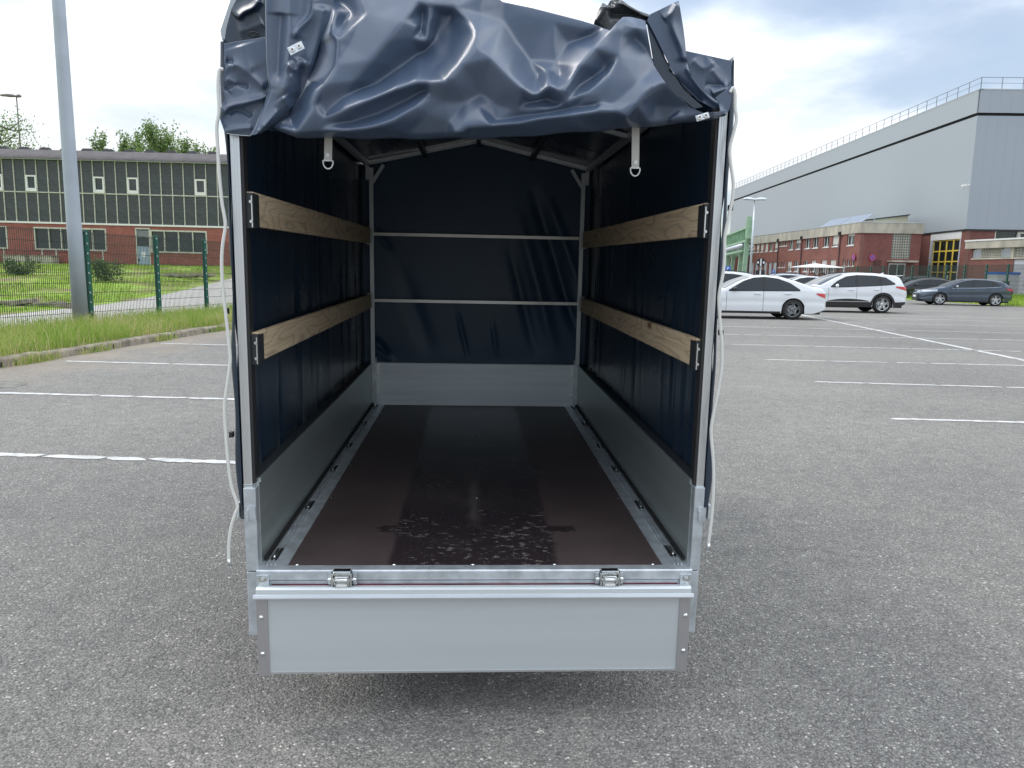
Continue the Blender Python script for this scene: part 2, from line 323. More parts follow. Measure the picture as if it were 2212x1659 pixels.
M['lamp'] = mat('grey_mast_paint', (.36,.405,.46), .45, noise=(2.2, .08, 5, None), bump=(60, .06, .002, None))
M['lampdark'] = mat('weathered_lamp_housing', (.16,.155,.13), .7, noise=(9, .4, 4, None))
M['yellow'] = mat('yellow_door_paint', (.80,.60,.09), .45, noise=(3, .15, 4, None))
M['greydoor'] = mat('pale_grey_door', (.46,.47,.50), .5, noise=(2, .10, 4, None))
M['bluedoor'] = mat('light_blue_door', (.32,.40,.50), .5, noise=(2, .12, 4, None))
M['white_car'] = mat('white_car_paint', (.74,.765,.79), .22, 0, coat=.8)
M['black_car'] = mat('black_car_paint', (.012,.012,.014), .2, 0, coat=.8)
M['slate_car'] = mat('slate_blue_car_paint', (.065,.085,.115), .22, .45, coat=.9)
M['silver_car'] = mat('silver_car_paint', (.42,.45,.48), .25, .6, coat=.7)
M['trim'] = mat('black_plastic_trim', (.022,.022,.023), .5)
M['chrome'] = mat('bright_trim', (.75,.76,.77), .15, 1)
M['rim_dark'] = mat('grey_alloy', (.20,.21,.22), .3, .85)
M['rim_light'] = mat('bright_alloy', (.60,.61,.62), .25, .85)
M['taillight'] = mat('red_lamp_lens', (.55,.015,.02), .12, coat=.8)
M['headlight'] = mat('headlamp_lens', (.62,.66,.70), .08, .2, coat=1)
M['blue_sign'] = mat('blue_sign', (.02,.14,.52), .4); M['red_sign'] = mat('red_sign', (.55,.03,.05), .4)
M['white_sign'] = mat('white_sign', (.8,.8,.8), .4)
M['bark'] = mat('bark', (.09,.07,.05), .9, noise=(12, .4, 5, None))
M['leaf'] = islandmat('tree_leaves', [(0, (.09,.15,.05)), (.5, (.20,.30,.10)), (1, (.34,.44,.20))], .5, .5)
M['leaf2'] = islandmat('bush_leaves', [(0, (.04,.07,.025)), (.5, (.09,.14,.045)), (1, (.18,.23,.08))], .5, .3)
M['grass'] = islandmat('verge_grass_blades', [(0, (.11,.21,.025)), (.36, (.22,.37,.05)), (.6, (.37,.44,.11)), (.75, (.56,.50,.24)), (1, (.64,.56,.34))], .6, .4)
M['grass2'] = islandmat('meadow_grass_blades', [(0, (.12,.22,.02)), (.4, (.24,.40,.04)), (.7, (.36,.48,.07)), (1, (.40,.38,.14))], .6, .35)
def meadowmat():
    m = bpy.data.materials.new('meadow_ground'); m.use_nodes = True; t = m.node_tree; b = t.nodes['Principled BSDF']; b.inputs['Roughness'].default_value = .95
    tcn = N(t, 'ShaderNodeTexCoord'); n = N(t, 'ShaderNodeTexNoise'); n.inputs['Scale'].default_value = .45; n.inputs['Detail'].default_value = 9; n.inputs['Roughness'].default_value = .68; t.links.new(tcn.outputs['Object'], n.inputs['Vector'])
    c = ramp(t, n.outputs['Fac'], [(.38, (.24,.18,.11)), (.46, (.24,.25,.07)), (.54, (.27,.40,.05)), (.7, (.34,.48,.07))]); t.links.new(c, b.inputs['Base Color'])
    bp = N(t, 'ShaderNodeBump'); bp.inputs['Distance'].default_value = .1; n2 = N(t, 'ShaderNodeTexNoise'); n2.inputs['Scale'].default_value = 9; n2.inputs['Detail'].default_value = 6; t.links.new(tcn.outputs['Object'], n2.inputs['Vector']); t.links.new(n2.outputs['Fac'], bp.inputs['Height']); t.links.new(bp.outputs[0], b.inputs['Normal'])
    return m
M['meadow'] = meadowmat()
def floormat():
    m = bpy.data.materials.new('brown_phenolic_plywood'); m.use_nodes = True; t = m.node_tree; b = t.nodes['Principled BSDF']
    tcn = N(t, 'ShaderNodeTexCoord'); o = tcn.outputs['Object']; sp = N(t, 'ShaderNodeSeparateXYZ'); t.links.new(o, sp.inputs[0]); X, Y = sp.outputs[0], sp.outputs[1]
    def noise(sc, det=5, ro=.55, st=None):
        n = N(t, 'ShaderNodeTexNoise'); n.inputs['Scale'].default_value = sc; n.inputs['Detail'].default_value = det; n.inputs['Roughness'].default_value = ro
        if st:
            mp = N(t, 'ShaderNodeMapping'); mp.inputs['Scale'].default_value = st; t.links.new(o, mp.inputs[0]); t.links.new(mp.outputs[0], n.inputs['Vector'])
        else: t.links.new(o, n.inputs['Vector'])
        return n.outputs['Fac']
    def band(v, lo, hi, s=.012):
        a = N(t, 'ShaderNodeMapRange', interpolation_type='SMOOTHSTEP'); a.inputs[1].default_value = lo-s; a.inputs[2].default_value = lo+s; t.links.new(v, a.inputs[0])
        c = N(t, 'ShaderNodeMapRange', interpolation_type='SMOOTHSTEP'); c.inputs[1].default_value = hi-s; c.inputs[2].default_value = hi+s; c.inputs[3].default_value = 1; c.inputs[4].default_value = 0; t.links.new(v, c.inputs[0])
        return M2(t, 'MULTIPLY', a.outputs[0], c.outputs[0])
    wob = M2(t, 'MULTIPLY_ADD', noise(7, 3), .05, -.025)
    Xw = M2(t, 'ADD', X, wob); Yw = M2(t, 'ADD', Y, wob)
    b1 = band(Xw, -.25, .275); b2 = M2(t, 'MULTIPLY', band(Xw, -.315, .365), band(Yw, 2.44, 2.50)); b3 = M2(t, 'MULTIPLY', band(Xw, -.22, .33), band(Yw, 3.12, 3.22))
    dark_band = M2(t, 'MAXIMUM', b1, M2(t, 'MAXIMUM', b2, b3))  # central band with cross bars, darker and smoother than the rest of the floor
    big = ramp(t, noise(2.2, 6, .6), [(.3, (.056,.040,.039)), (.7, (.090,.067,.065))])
    dk = N(t, 'ShaderNodeMixRGB'); t.links.new(M2(t, 'MULTIPLY', dark_band, .85), dk.inputs[0]); t.links.new(big, dk.inputs[1]); dk.inputs[2].default_value = (.020,.015,.018,1)
    # pale dried-mud flecks inside the dark band
    fl = N(t, 'ShaderNodeMapRange'); fl.inputs[1].default_value = .57; fl.inputs[2].default_value = .64; t.links.new(noise(62, 4, .6, (.6, 1.1, 1)), fl.inputs[0])
    cl = N(t, 'ShaderNodeMapRange'); cl.inputs[1].default_value = .36; cl.inputs[2].default_value = .60; t.links.new(noise(6, 4), cl.inputs[0])
    yl = N(t, 'ShaderNodeMapRange'); yl.inputs[1].default_value = 4.1; yl.inputs[2].default_value = 3.3; t.links.new(Y, yl.inputs[0])
    fleck = M2(t, 'MULTIPLY', M2(t, 'MULTIPLY', M2(t, 'MULTIPLY', fl.outputs[0], cl.outputs[0]), dark_band), yl.outputs[0])
    sm = M2(t, 'MULTIPLY', M2(t, 'MULTIPLY', band(Xw, .0, .03, .02), band(Yw, 2.55, 3.05, .1)), .35)
    fk = N(t, 'ShaderNodeMixRGB'); t.links.new(M2(t, 'MULTIPLY', M2(t, 'MAXIMUM', fleck, sm), .75), fk.inputs[0]); t.links.new(dk.outputs[0], fk.inputs[1]); fk.inputs[2].default_value = (.26,.23,.21,1)
    # dusty swipes
    du = N(t, 'ShaderNodeMapRange'); du.inputs[1].default_value = .5; du.inputs[2].default_value = .75; du.inputs[4].default_value = .35; t.links.new(noise(1.6, 4, .6, (1, 2.2, 1)), du.inputs[0])
    fd = N(t, 'ShaderNodeMixRGB'); t.links.new(du.outputs[0], fd.inputs[0]); t.links.new(fk.outputs[0], fd.inputs[1]); fd.inputs[2].default_value = (.10,.075,.07,1)
    t.links.new(fd.outputs[0], b.inputs['Base Color'])
    rr = N(t, 'ShaderNodeMapRange'); rr.inputs[3].default_value = .50; rr.inputs[4].default_value = .36; t.links.new(dark_band, rr.inputs[0]); t.links.new(rr.outputs[0], b.inputs['Roughness'])
    wv = N(t, 'ShaderNodeTexWave', bands_direction='X'); wv.inputs['Scale'].default_value = 38; t.links.new(o, wv.inputs['Vector'])
    bp = N(t, 'ShaderNodeBump'); bp.inputs['Strength'].default_value = .25; bp.inputs['Distance'].default_value = .002; t.links.new(wv.outputs['Fac'], bp.inputs['Height']); t.links.new(bp.outputs[0], b.inputs['Normal'])
    return m
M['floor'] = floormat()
#SPLIT
# ================================================================ SETTING: ground, kerb, verge, meadow
KX = lambda y: -7.395+.1128*y                    # kerb face line x(y)
def sheet(name, poly, z, m, kind='structure'):
    return tag(mesh(name, [(x, y, z) for x, y in poly], [tuple(range(len(poly)))], m), kind=kind)
lot = sheet('ground', [(-1500, -400), (1500, -400), (1500, 2500), (-1500, 2500)], 0, M['asphalt'])

def worn_line(a, b, w=.10, gap=.16, seed=0):
    """painted bay line: rough-edged stretches of paint with cracks between, one mesh"""
    r = random.Random(seed); a = Vector(a); b = Vector(b); a.z = b.z = 0; d = (b-a); L = d.length; d.normalize(); n = Vector((-d.y, d.x, 0))
    mb = MB(); s = 0
    while s < L:
        l = r.uniform(.18, .85) if r.random() < .7 else r.uniform(.9, 1.6); e = min(s+l, L)
        k = max(2, int((e-s)/.05)); top = []; bot = []; sk = r.uniform(-.04, .04)
        for i in range(k+1):
            t = s+(e-s)*i/k; ww = w/2*(1 if 0 < i < k else .6)
            top.append(a+d*(t+sk)+n*(ww+r.uniform(-.011, .009))+Vector((0,0,.004))); bot.append(a+d*(t-sk)-n*(ww+r.uniform(-.011, .009))+Vector((0,0,.004)))
        o = top+bot; mb.add(o, [(i, k+1+i, k+2+i, i+1) for i in range(k)])
        s = e+r.choice((.012, .02, .035, gap*r.random()))
    return mb.build('parking_line', M['paint'], lot)
L_lines = [((0,982),(516,1000),3.2,1.4), ((0,849),(508,863),.9,3.0), ((143,780.5),(506,790),0,4.0), ((346,742),(502,746),0,4.0)]
for i, (p, q, e0, e1) in enumerate(L_lines):
    a = gr(*p); b = gr(*q); d = (b-a).normalized(); worn_line(a-d*e0, b+d*e1, .088, .10, i)
R_lines = [((1925,905),(2212,913),0,4), ((1760,825),(2212,838),0,3.5), ((1653,777),(2212,790),0,3), ((1580,744),(2112,757),0,2.5),
           ((1552,722),(1900,729),1,6), ((1556,705),(2160,718.7),1,5), ((1556,690.6),(1843,697),2,9), ((1763,684.6),(2074,692),0,1.5), ((1815,679),(2104,686),0,3),
           ((1860,672),(2000,676),4,0), ((2049,664.5),(2212,667),0,3), ((2120,661),(2212,663),0,3)]
for i, (p, q, e0, e1) in enumerate(R_lines):
    a = gr(*p); b = gr(*q); d = (b-a).normalized(); worn_line(a-d*e0, b+d*e1, .085, .25, 20+i)
a = gr(1735, 681); b = gr(2212, 778.5); d = (b-a).normalized(); worn_line(a-d*16, b+d*5, .14, .0, 60)
# iron cover far left and little scattered stones
cov = MB().lathe([(0, .006), (.28, .006), (.30, .004), (.30, .0)], (*gr(-8, 832)[:2], 0), 'z', 32).build('manhole_cover', M['lampdark'], lot)
mbs = MB(); r = random.Random(4)
for i in range(900):
    y = r.uniform(1.9, 12)**1.0; x = r.uniform(-.75, .75)*y*1.1
    if -.9 < x < .95 and 2.0 < y: continue
    s = r.uniform(.0018, .0045)*(1+y*.05); a0 = r.uniform(0, 3); pts = [(x+s*1.5*math.cos(a0+k*1.257)*r.uniform(.7,1.2), y+s*math.sin(a0+k*1.257)*r.uniform(.7,1.2), .001) for k in range(5)]+[(x, y, s*.8+.001)]
    mbs.add(pts, [(k, (k+1) % 5, 5) for k in range(5)])
tag(mbs.build('loose_grit', M['gravel']), kind='stuff', label='pale loose grit scattered over the asphalt of the lot')
#TERRAIN
def terr(x, y):
    """height of the land left of the lot"""
    dk = (KX(y)-.14)-x                           # distance left of kerb
    t = max(0.0, min(1.0, (y*.998+x*.054-19-max(0, (x+16))*.55)/32.0)); rise = 1.28*t*t*(3-2*t)
    base = .11+.05*max(0, min(1, dk/2))
    return base+rise*min(1, max(0, dk/6))
KD = Vector((.1128, 1, 0)).normalized()
# kerb of single concrete stones with weep slots
kerb = tag(bpy.data.objects.new('kerb', None), kind='structure'); S.collection.objects.link(kerb)
ys = -2.0; k = 0
stones = []
r = random.Random(11)
while ys < 60:
    L = 1.0
    stones.append((ys, ys+L-.012)); ys += L
def kerbstone(y0, y1, j):
    mb = MB(); c = Vector((KX(y0), y0, 0)); ax = Vector((-KD.y, KD.x, 0)); d = KD*(y1-y0)
    prof = [(0, -.05), (0, .092), (.022, .118), (.14, .122), (.14, -.05)]
    f = lambda p, t: tuple(c+ax*(p[0]+j[0])+d*t+Vector((0, 0, p[1]+j[1]+j[2]*t)))
    mb.prism(prof, 0, 1, f)
    return mb.build('kerb_stone', M['concrete'], kerb, bevel=.006)
slot = MB()
for i, (a, b) in enumerate(stones):
    kerbstone(a, b, (r.uniform(-.008, .008), r.uniform(-.01, .006), r.uniform(-.01, .01)))
    if i % 2 == 0 and b < 40:
        for q in (.2, .47, .74):
            c = Vector((KX(a), a, 0))+KD*q+Vector((KD.y, -KD.x, 0))*.009
            slot.bar(c+Vector((0,0,.012)), c+Vector((0,0,.075)), .035, .006, up=(1,0,0))
slot.build('drain_slot', M['black'], kerb)
# verge, gravel track and meadow as one terrain sheet each
def terrain(name, xs_f, ys, m, lift, nx=26):
    P = np.zeros((len(ys), nx, 3))
    for j, y in enumerate(ys):
        x0, x1 = xs_f(y)
        for i in range(nx):
            x = x0+(x1-x0)*i/(nx-1); P[j, i] = (x, y, terr(x, y)+lift)
    return tag(grid(name, P, m), kind='structure')
FX = lambda y: -13.18+.21*y*1.0+.0               # fence line, refined below
fa = wp(0, 14.2); fb = wp(440, 20.4); fd = (fb-fa).normalized()
FX = lambda y: fa.x+(y-fa.y)*fd.x/fd.y
terrain('verge', lambda y: (FX(y)-.25, KX(y)-.135), np.linspace(-3, 62, 90), M['soil'], -.004, 14)
ga = gr(0, 681, .16); gb = gr(440, 637, .16); gd = (gb-ga).normalized()
GX = lambda y: ga.x+(y-ga.y)*gd.x/gd.y
terrain('gravel_track', lambda y: (min(FX(y)-.6, GX(y)-.6), FX(y)-.20), np.linspace(-3, 62, 90), M['gravel'], .0, 30)
def meadow_x(y): return (-75 - y*.4, min(FX(y)-.5, GX(y)))
terrain('meadow', meadow_x, np.linspace(-3, 90, 150), M['meadow'], .004, 90)

# ---- grass
def blades(name, pts, hmin, hmax, wid, m, lean=.45, seed=0, label=None, heads=0):
    g = np.random.default_rng(seed); n = len(pts); p = np.asarray(pts, float)
    h = g.uniform(hmin, hmax, n)*g.uniform(.6, 1.15, n); a = g.uniform(0, 2*np.pi, n); w = wid*g.uniform(.6, 1.3, n)
    la = g.uniform(0, 2*np.pi, n); lm = g.uniform(.05, lean, n)*h
    dx, dy = np.cos(a)*w/2, np.sin(a)*w/2; lx, ly = np.cos(la)*lm, np.sin(la)*lm
    z = np.zeros(n); V = np.zeros((n, 5, 3))
    V[:, 0] = p+np.stack([-dx, -dy, z], 1); V[:, 1] = p+np.stack([dx, dy, z], 1)
    V[:, 2] = p+np.stack([dx*.75+lx*.35, dy*.75+ly*.35, h*.6], 1); V[:, 3] = p+np.stack([-dx*.75+lx*.35, -dy*.75+ly*.35, h*.6], 1)
    V[:, 4] = p+np.stack([lx, ly, h], 1)
    me = bpy.data.meshes.new(name); me.vertices.add(n*5); me.vertices.foreach_set('co', V.reshape(-1))
    idx = (np.arange(n)*5)[:, None]; loops = np.concatenate([idx+np.array([0,1,2,3]), idx+np.array([3,2,4])], 1).reshape(-1)
    me.loops.add(n*7); me.loops.foreach_set('vertex_index', loops.astype(np.int32)); me.polygons.add(n*2)
    st = (np.arange(n)[:, None]*7+np.array([0, 4])).reshape(-1); me.polygons.foreach_set('loop_start', st.astype(np.int32))
    me.update(calc_edges=True); me.validate(); me.materials.append(m)
    o = bpy.data.objects.new(name, me); S.collection.objects.link(o); return tag(o, kind='stuff', label=label)
g = np.random.default_rng(5); pts = []
def clump(x, y): return .5+.5*math.sin(x*3.1+1.3*math.sin(y*1.7))*math.sin(y*2.3+x)
while len(pts) < 60000:
    y = g.uniform(7, 34); t = g.uniform(0, 1)**1.15; x = (KX(y)-.10)+(FX(y)+.1-KX(y)+.1)*t*(.9 if y < 15 else 1.05)
    if g.uniform() > (.35+.65*clump(x, y))*(1 if t < .8 else .55): continue
    pts.append((x, y, .11))
blades('verge_grass', pts, .08, .38, .0085, M['grass'], .85, 1, 'tall wild grass growing on the verge between kerb and fence')
pts = []
for i in range(26):                                # tufts rooted in the kerb joint
    y = g.uniform(7.5, 30); n = int(g.uniform(80, 260)); sp = g.uniform(.08, .4)
    for j in range(n): yy = y+g.normal(0, sp); pts.append((KX(yy)+.02+abs(g.normal(0, .05)), yy, 0.0))
blades('kerb_tufts', pts, .05, .22, .007, M['grass'], .7, 2, 'green grass tufts sprouting along the foot of the kerb')
pts = []
while len(pts) < 60000:
    y = g.uniform(17, 50); x = g.uniform(-42, 2)
    if x > GX(y)-.3: continue
    if clump(x*.35, y*.35)*.8+clump(x*1.3, y)*.3 < .42: continue
    pts.append((x, y, terr(x, y)))
blades('meadow_grass', pts, .05, .16, .022, M['grass2'], .9, 3, 'short patchy grass on the waste ground behind the mesh fence')
# slabs lying in the meadow
def slab_row(pix, D, label, n):
    p0 = wp(pix[0], D); p1 = wp(pix[1], D-1.0); t = empty('broken_slab_pile', (p0.x, p0.y, terr(p0.x, p0.y)), 0, label, 'slab pile'); r = random.Random(n)
    d = (p1-p0); 
    for i in range(n):
        a = d*(i/n)+Vector((r.uniform(-.1,.1), r.uniform(-.3,.3), .03)); b = a+d*(.9/n); b.z = r.uniform(.05,.14)
        MB().bar(a, b, .45, r.uniform(.09,.15)).build('slab', M['concrete'], t, bevel=.02)
slab_row((-20, 184), 22.5, 'low row of broken concrete slabs lying in the meadow at the far left', 4)
slab_row((630*.2282+200, 455), 37, 'long dark pile of old slabs in the grass nearer the door', 6)

# ================================================================ mesh fences
def fence(name, label, posts, H, zb, rows=10, wiregap=.05, clipside=0, extend=None, wr=.008):
    """posts: list of ground points; panels between neighbours"""
    root = empty(name, (posts[0].x, posts[0].y, 0), 0, label, 'fence')
    O = Vector((posts[0].x, posts[0].y, 0))
    for i, p in enumerate(posts):
        if i in (extend or ()): continue
        q = p-O; q.z = 0
        d = (posts[min(i+1, len(posts)-1)]-posts[max(i-1, 0)]); d.z = 0; d.normalize()
        z0 = zb(p)-.1; pm = MB().bar(q+Vector((0,0,z0)), q+Vector((0,0,zb(p)+H+.03)), .08, .09, up=tuple(d)).build('post', M['greenpost'], root, bevel=.004)
        cp = MB()
        n = Vector((d.y, -d.x, 0)); n = n if n.dot(Vector((0,-1,0))) > 0 else -n
        for k in range(rows):
            z = zb(p)+.06+k*(H-.1)/(rows-1); c = q+n*.05-d*.034+Vector((0,0,z)); cp.bar(c-Vector((0,0,.018)), c+Vector((0,0,.018)), .035, .012, up=tuple(d))
        tag(cp.build('clip', M['galv'], pm), kind='stuff')
    for i in range(len(posts)-1):
        a = posts[i]-O; b = posts[i+1]-O; a.z = b.z = 0; L = (b-a).length; d = (b-a)/L; mb = MB()
        za, zb_ = zb(posts[i]), zb(posts[i+1]); n = int(L/wiregap)
        for k in range(1, n):
            t = k/n; p = a+d*L*t; z0 = za+(zb_-za)*t; mb.bar(p+Vector((0,0,z0+.03)), p+Vector((0,0,z0+H)), wr, wr, up=(1,0,0))
        for k in range(rows):
            h = .05+k*(H-.08)/(rows-1)
            for off in (-.006, .006):
                nn = Vector((-d.y, d.x, 0))*off; mb.bar(a+nn+Vector((0,0,za+h)), b+nn+Vector((0,0,zb_+h)), .009, .009)
        tag(mb.build('mesh_panel', M['wire'], root), kind='stuff')
    return root
fz = lambda p: terr(p.x, p.y)-.06
pp = [fa+fd*((wp(px, 15).x*0)+s) for px, s in ((0, -2.6), (0, -.42))]
def onfence(px):
    d = _ray(px, HX(px), BE); d.z = 0; n = Vector((-fd.y, fd.x, 0)); t = (fa-Vector((0,0,0))-Vector((CAM.x,CAM.y,0))).dot(n)/d.dot(n); return Vector((d.x*t, d.y*t, 0))
fposts = [onfence(189), onfence(339), onfence(443)]
st = fposts[2]-fposts[1]
fposts = [fposts[0]-st*1.28*2, fposts[0]-st*1.28]+fposts+[fposts[2]+st*k for k in (1, 2, 3, 4)]
fence('mesh_fence', 'dark green double-wire mesh fence on green posts beyond the left verge', fposts, 1.98, fz, 10)

# big grey mast beside the fence
b = wp(166, 15.75); zt = terr(b.x, b.y)
t = empty('lamp_mast', (b.x, b.y, zt), 0, 'thick light grey mast rising out of the frame beside the left fence', 'mast')
MB().tube([(0,0,-.1), (0,0,2), (0,0,4), (0,0,6), (0,0,9)], [.150,.139,.129,.120,.105], 40).build('mast_tube', M['lamp'], t, True)
MB().tube([(0,0,9),(0,0,9.3)], .05, 12).build('mast_head', M['lampdark'], t)

# ================================================================ left building
CF = Vector((math.sin(.0545), math.cos(.0545), 0)); CR = Vector((CF.y, -CF.x, 0))
D0 = 52.0; P0 = wp(0, D0); LX = lambda px, py=590: hitwall(px, py, P0, CR)[0]
root = empty('brick_workshop', (P0.x, P0.y, 0), -.0545, 'long two-storey workshop with dark panelled upper floor over red brick, at left', 'building')
root.rotation_euler = (0, .009, -.0545)
Z = lambda py: 1.36+(HX(239)-py)*D0/FPX/1.0
zr, ze, zbd, zg, zb0 = Z(335)+.9, Z(353), Z(422.4), Z(485.2), Z(580)-.25
xl, xr = -9.0, 24.0
kx = lambda z: z*.2282            # zoom units
bays = [LX(kx(92+104.8*k)) for k in range(-8, 36)]; bw = (bays[20]-bays[0])/20
bx = lambda k: bays[0]+bw*(k+8)
wins = [-7, -4, -1, 2, 8, 11, 17, 20, 23]
# brick wall with openings: built from solid piers
lw = []     # lower openings in s
S_ = lambda zx: LX(kx(zx))
lower = [(-260, 95, 100, 312, (0,)), (345, 742, 112, 322, (483, 600)), (757, 1026, 128, 345, (893,)), (1437, 1970, 155, 378, (1570, 1702, 1835)), (2250, 2700, 155, 378, (2400, 2550))]
zl0 = Z(466.3+330*.2282); zl1 = Z(466.3+124*.2282)
dz0 = Z(466.3+525*.2282)-.1; dz1 = Z(466.3+150*.2282)+.25
ops = sorted([(S_(a)+.0, S_(b)) for a, b, *_ in lower]+[(S_(1300), S_(1430))])
wl = MB(); cur = xl
for (a, b) in ops:
    wl.box(cur, a, 0, .3, zb0-.6, zg); cur = b
wl.box(cur, xr, 0, .3, zb0-.6, zg)
for (a, b, *_) in lower: wl.box(S_(a), S_(b), .002, .298, zb0-.6, zl0); wl.box(S_(a), S_(b), .002, .298, zl1, zg)
wl.box(S_(1300), S_(1430), .002, .298, dz1, zg); wl.box(S_(1300), S_(1430), .002, .298, zb0-.6, dz0)
wl.build('brick_wall', M['brickA'], root)
MB().box(xl, xr, .5, 9.5, zb0, zg-.1).build('dark_interior', M['black'], root)
for (a, b, _, _, mull) in lower:
    s0, s1 = S_(a), S_(b); f = MB(); w = .09
    f.box(s0, s1, -.03, .12, zl1-w, zl1+.01); f.box(s0, s1, -.05, .12, zl0-.01, zl0+w); f.box(s0, s0+w, -.028, .12, zl0+w, zl1-w); f.box(s1-w, s1, -.028, .12, zl0+w, zl1-w)
    for m_ in mull:
        if m_: f.box(S_(m_)-.03, S_(m_)+.03, -.02, .11, zl0+w, zl1-w)
    fo = f.build('window', M['bar'], root); MB().box(s0+w, s1-w, .10, .13, zl0+w, zl1-w).build('pane', M['glass'], fo)
    r = random.Random(int(a)); 
    ju = MB()
    for q in range(3):
        xx = r.uniform(s0+.3, s1-.3); ju.bar((xx, .3, zl0+.1), (xx+r.uniform(-.5,.5), .35, zl1-.3), .04, .04)
    ju.build('clutter', M['galv'], fo)
for zx, top in ((55, 0), (412, 0), (545, 0), (845, 0), (985, 0), (1600, 1), (1755, 1)):
    MB().box(S_(zx)-.05, S_(zx)+.05, -.02, .001, zb0-.2, zl0-.012).build('pilaster_strip', M['bar'] if not top else M['brickA'], root)
dr = MB().box(S_(1308), S_(1425), .06, .12, dz0, dz1-1.15).build('door', M['bluedoor'], root)
MB().box(S_(1345), S_(1382), .05, .058, dz1-1.9, dz1-1.55).build('paper_notice', M['white_sign'], dr)
MB().box(S_(1312), S_(1324), .0, .058, dz0+.95, dz0+1.05).build('door_handle', M['black'], dr)
tr = MB().box(S_(1308), S_(1425), .06, .10, dz1-1.13, dz1-.03)
tro = tr.build('transom', M['glass'], root); lo = MB()
for k in range(7): lo.bar((S_(1308), .05, dz1-.15-k*.07), (S_(1425), .05, dz1-.15-k*.07), .03, .02)
lo.build('louvre', M['galv'], tro)
MB().box(S_(1300)-.02, S_(1308), -.02, .1, dz0, dz1).box(S_(1425), S_(1437), -.02, .1, dz0, dz1).box(S_(1300), S_(1437), -.02, .1, dz1-.03, dz1+.06).build('door_frame', M['bar'], root)
# upper floor: each dark panel, glazing bar and window
MB().box(xl, xr, .22, .28, zg, ze).build('upper_wall', M['black'], root)
MB().box(xl, xr, -.05, .2, zg-.06, zg+.06).build('sill_band', M['white_frame'], root)
MB().box(xl, xr, -.045, .1, zbd-.035, zbd+.035).build('middle_rail', M['bar'], root)
MB().box(xl, xr, -.30, .2, ze-.10, ze+.0).build('gutter', M['galv'], root)
pm = {}
def panel(x0, x1, z0, z1):
    key = (round(x1-x0, 3), round(z1-z0, 3))
    if key not in pm:
        o = MB(); n = 9
        o.box(0, x1-x0, .03, .15, 0, z1-z0)
        for i in range(1, n): o.box(.0, x1-x0, .022, .0299, (z1-z0)*i/n-.012, (z1-z0)*i/n+.012)
        pm[key] = o.build('facade_panel', M['darkpanel'], root); pm[key].location = (x0, 0, z0)
    else:
        c = pm[key].copy(); S.collection.objects.link(c); c.location = (x0, 0, z0)
for k in range(-8, 27):
    x0, x1 = bx(k)+.025, bx(k+1)-.025
    if x1 > xr or x0 < xl: continue
    panel(x0, x0+bw-.05, zg+.062, zbd-.037)
    if k in wins:
        panel(x0, x0+bw-.05, ze-1.0-.10, ze-.12)
        wz0, wz1 = zbd+.04, ze-1.12; f = MB(); w = .10
        f.box(x0, x1, -.06, .12, wz1-w, wz1); f.box(x0-.0, x1, -.09, .12, wz0, wz0+.22); f.box(x0, x0+w, -.058, .12, wz0+.22, wz1-w); f.box(x1-w, x1, -.058, .12, wz0+.22, wz1-w)
        fo = f.build('window', M['white_frame'], root); MB().box(x0+w, x1-w, .06, .09, wz0+.22, wz1-w).build('pane', M['glass'], fo)
    else:
        panel(x0, x0+bw-.05, zbd+.037, ze-.12)
proto = None
for k in range(-8, 27):
    if bx(k) > xr or bx(k) < xl: continue
    if proto is None: proto = MB().box(-.025, .025, -.04, .06, zg+.06, zbd-.036).box(-.025, .025, -.04, .06, zbd+.036, ze-.10).build('glazing_bar', M['bar'], root); proto.location.x = bx(k)
    else: c = proto.copy(); S.collection.objects.link(c); c.location.x = bx(k)
# corrugated roof
nx_ = 1100; xs = np.linspace(xl, xr, nx_); ysr = np.array([-.38, -.37, 1.5, 3.5, 5.5]); P = np.zeros((5, nx_, 3))
rz = np.array([ze-.06, ze+.02, ze+.45, ze+.9, ze+1.32])
for j in range(5): P[j] = np.stack([xs, np.full(nx_, ysr[j]), rz[j]+.035*np.sin(xs*2*np.pi/.2)*(1 if j else .6)], 1)
grid('roof', P, M['roofsheet'], root)
P2 = np.array([[(x, y, z) for x in (xl, xr)] for y, z in ((5.5, ze+1.32), (11, ze))]); grid('rear_roof', P2, M['roofsheet'], root)
MB().box(xl, xl+.3, .3, 10.5, zb0, ze).box(xr-.3, xr, .3, 10.5, zb0, ze).box(xl, xr, 10.2, 10.5, zb0, ze).build('end_wall', M['brickA'], root)
for zx in range(-370, 3400, 195):
    x = S_(zx+20)*1.1; 
    if xl+.5 < x < xr-.6: MB().add([(x-.45,5.3,ze+1.25),(x+.45,5.3,ze+1.25),(x+.28,5.4,ze+1.5),(x-.28,5.4,ze+1.5),(x-.45,5.8,ze+1.25),(x+.45,5.8,ze+1.25),(x+.28,5.7,ze+1.5),(x-.28,5.7,ze+1.5)],
        [(0,1,2,3),(5,4,7,6),(1,5,6,2),(4,0,3,7),(3,2,6,7)]).build('ridge_vent', M['trim'], root)
for zx in (170, 425):
    p = wp(kx(zx), D0-.7); z = Z(466.3+395*.2282); t = empty('concrete_light_well', (p.x, p.y, zb0-.3), -.0545, 'small grey concrete light well against the brick wall, %s' % ('left one of the pair' if zx == 170 else 'right one, nearer the grey mast'), 'light well', 'concrete light wells')
    h = z-zb0+.3; mb = MB()
    for i in range(6): mb.box(-.75+i*.25, -.75+i*.25+.235, -.4, .4, 0, h-.02*(i % 2))
    mb.build('well_wall', M['concrete2'], t); MB().box(-.8, .8, -.42, .42, h, h+.06).build('cover_slab', M['concrete'], t)
def zd0(px, py, D): d = _ray(px, py, BE); return CAM.z+d.z/d.dot(CF)*D
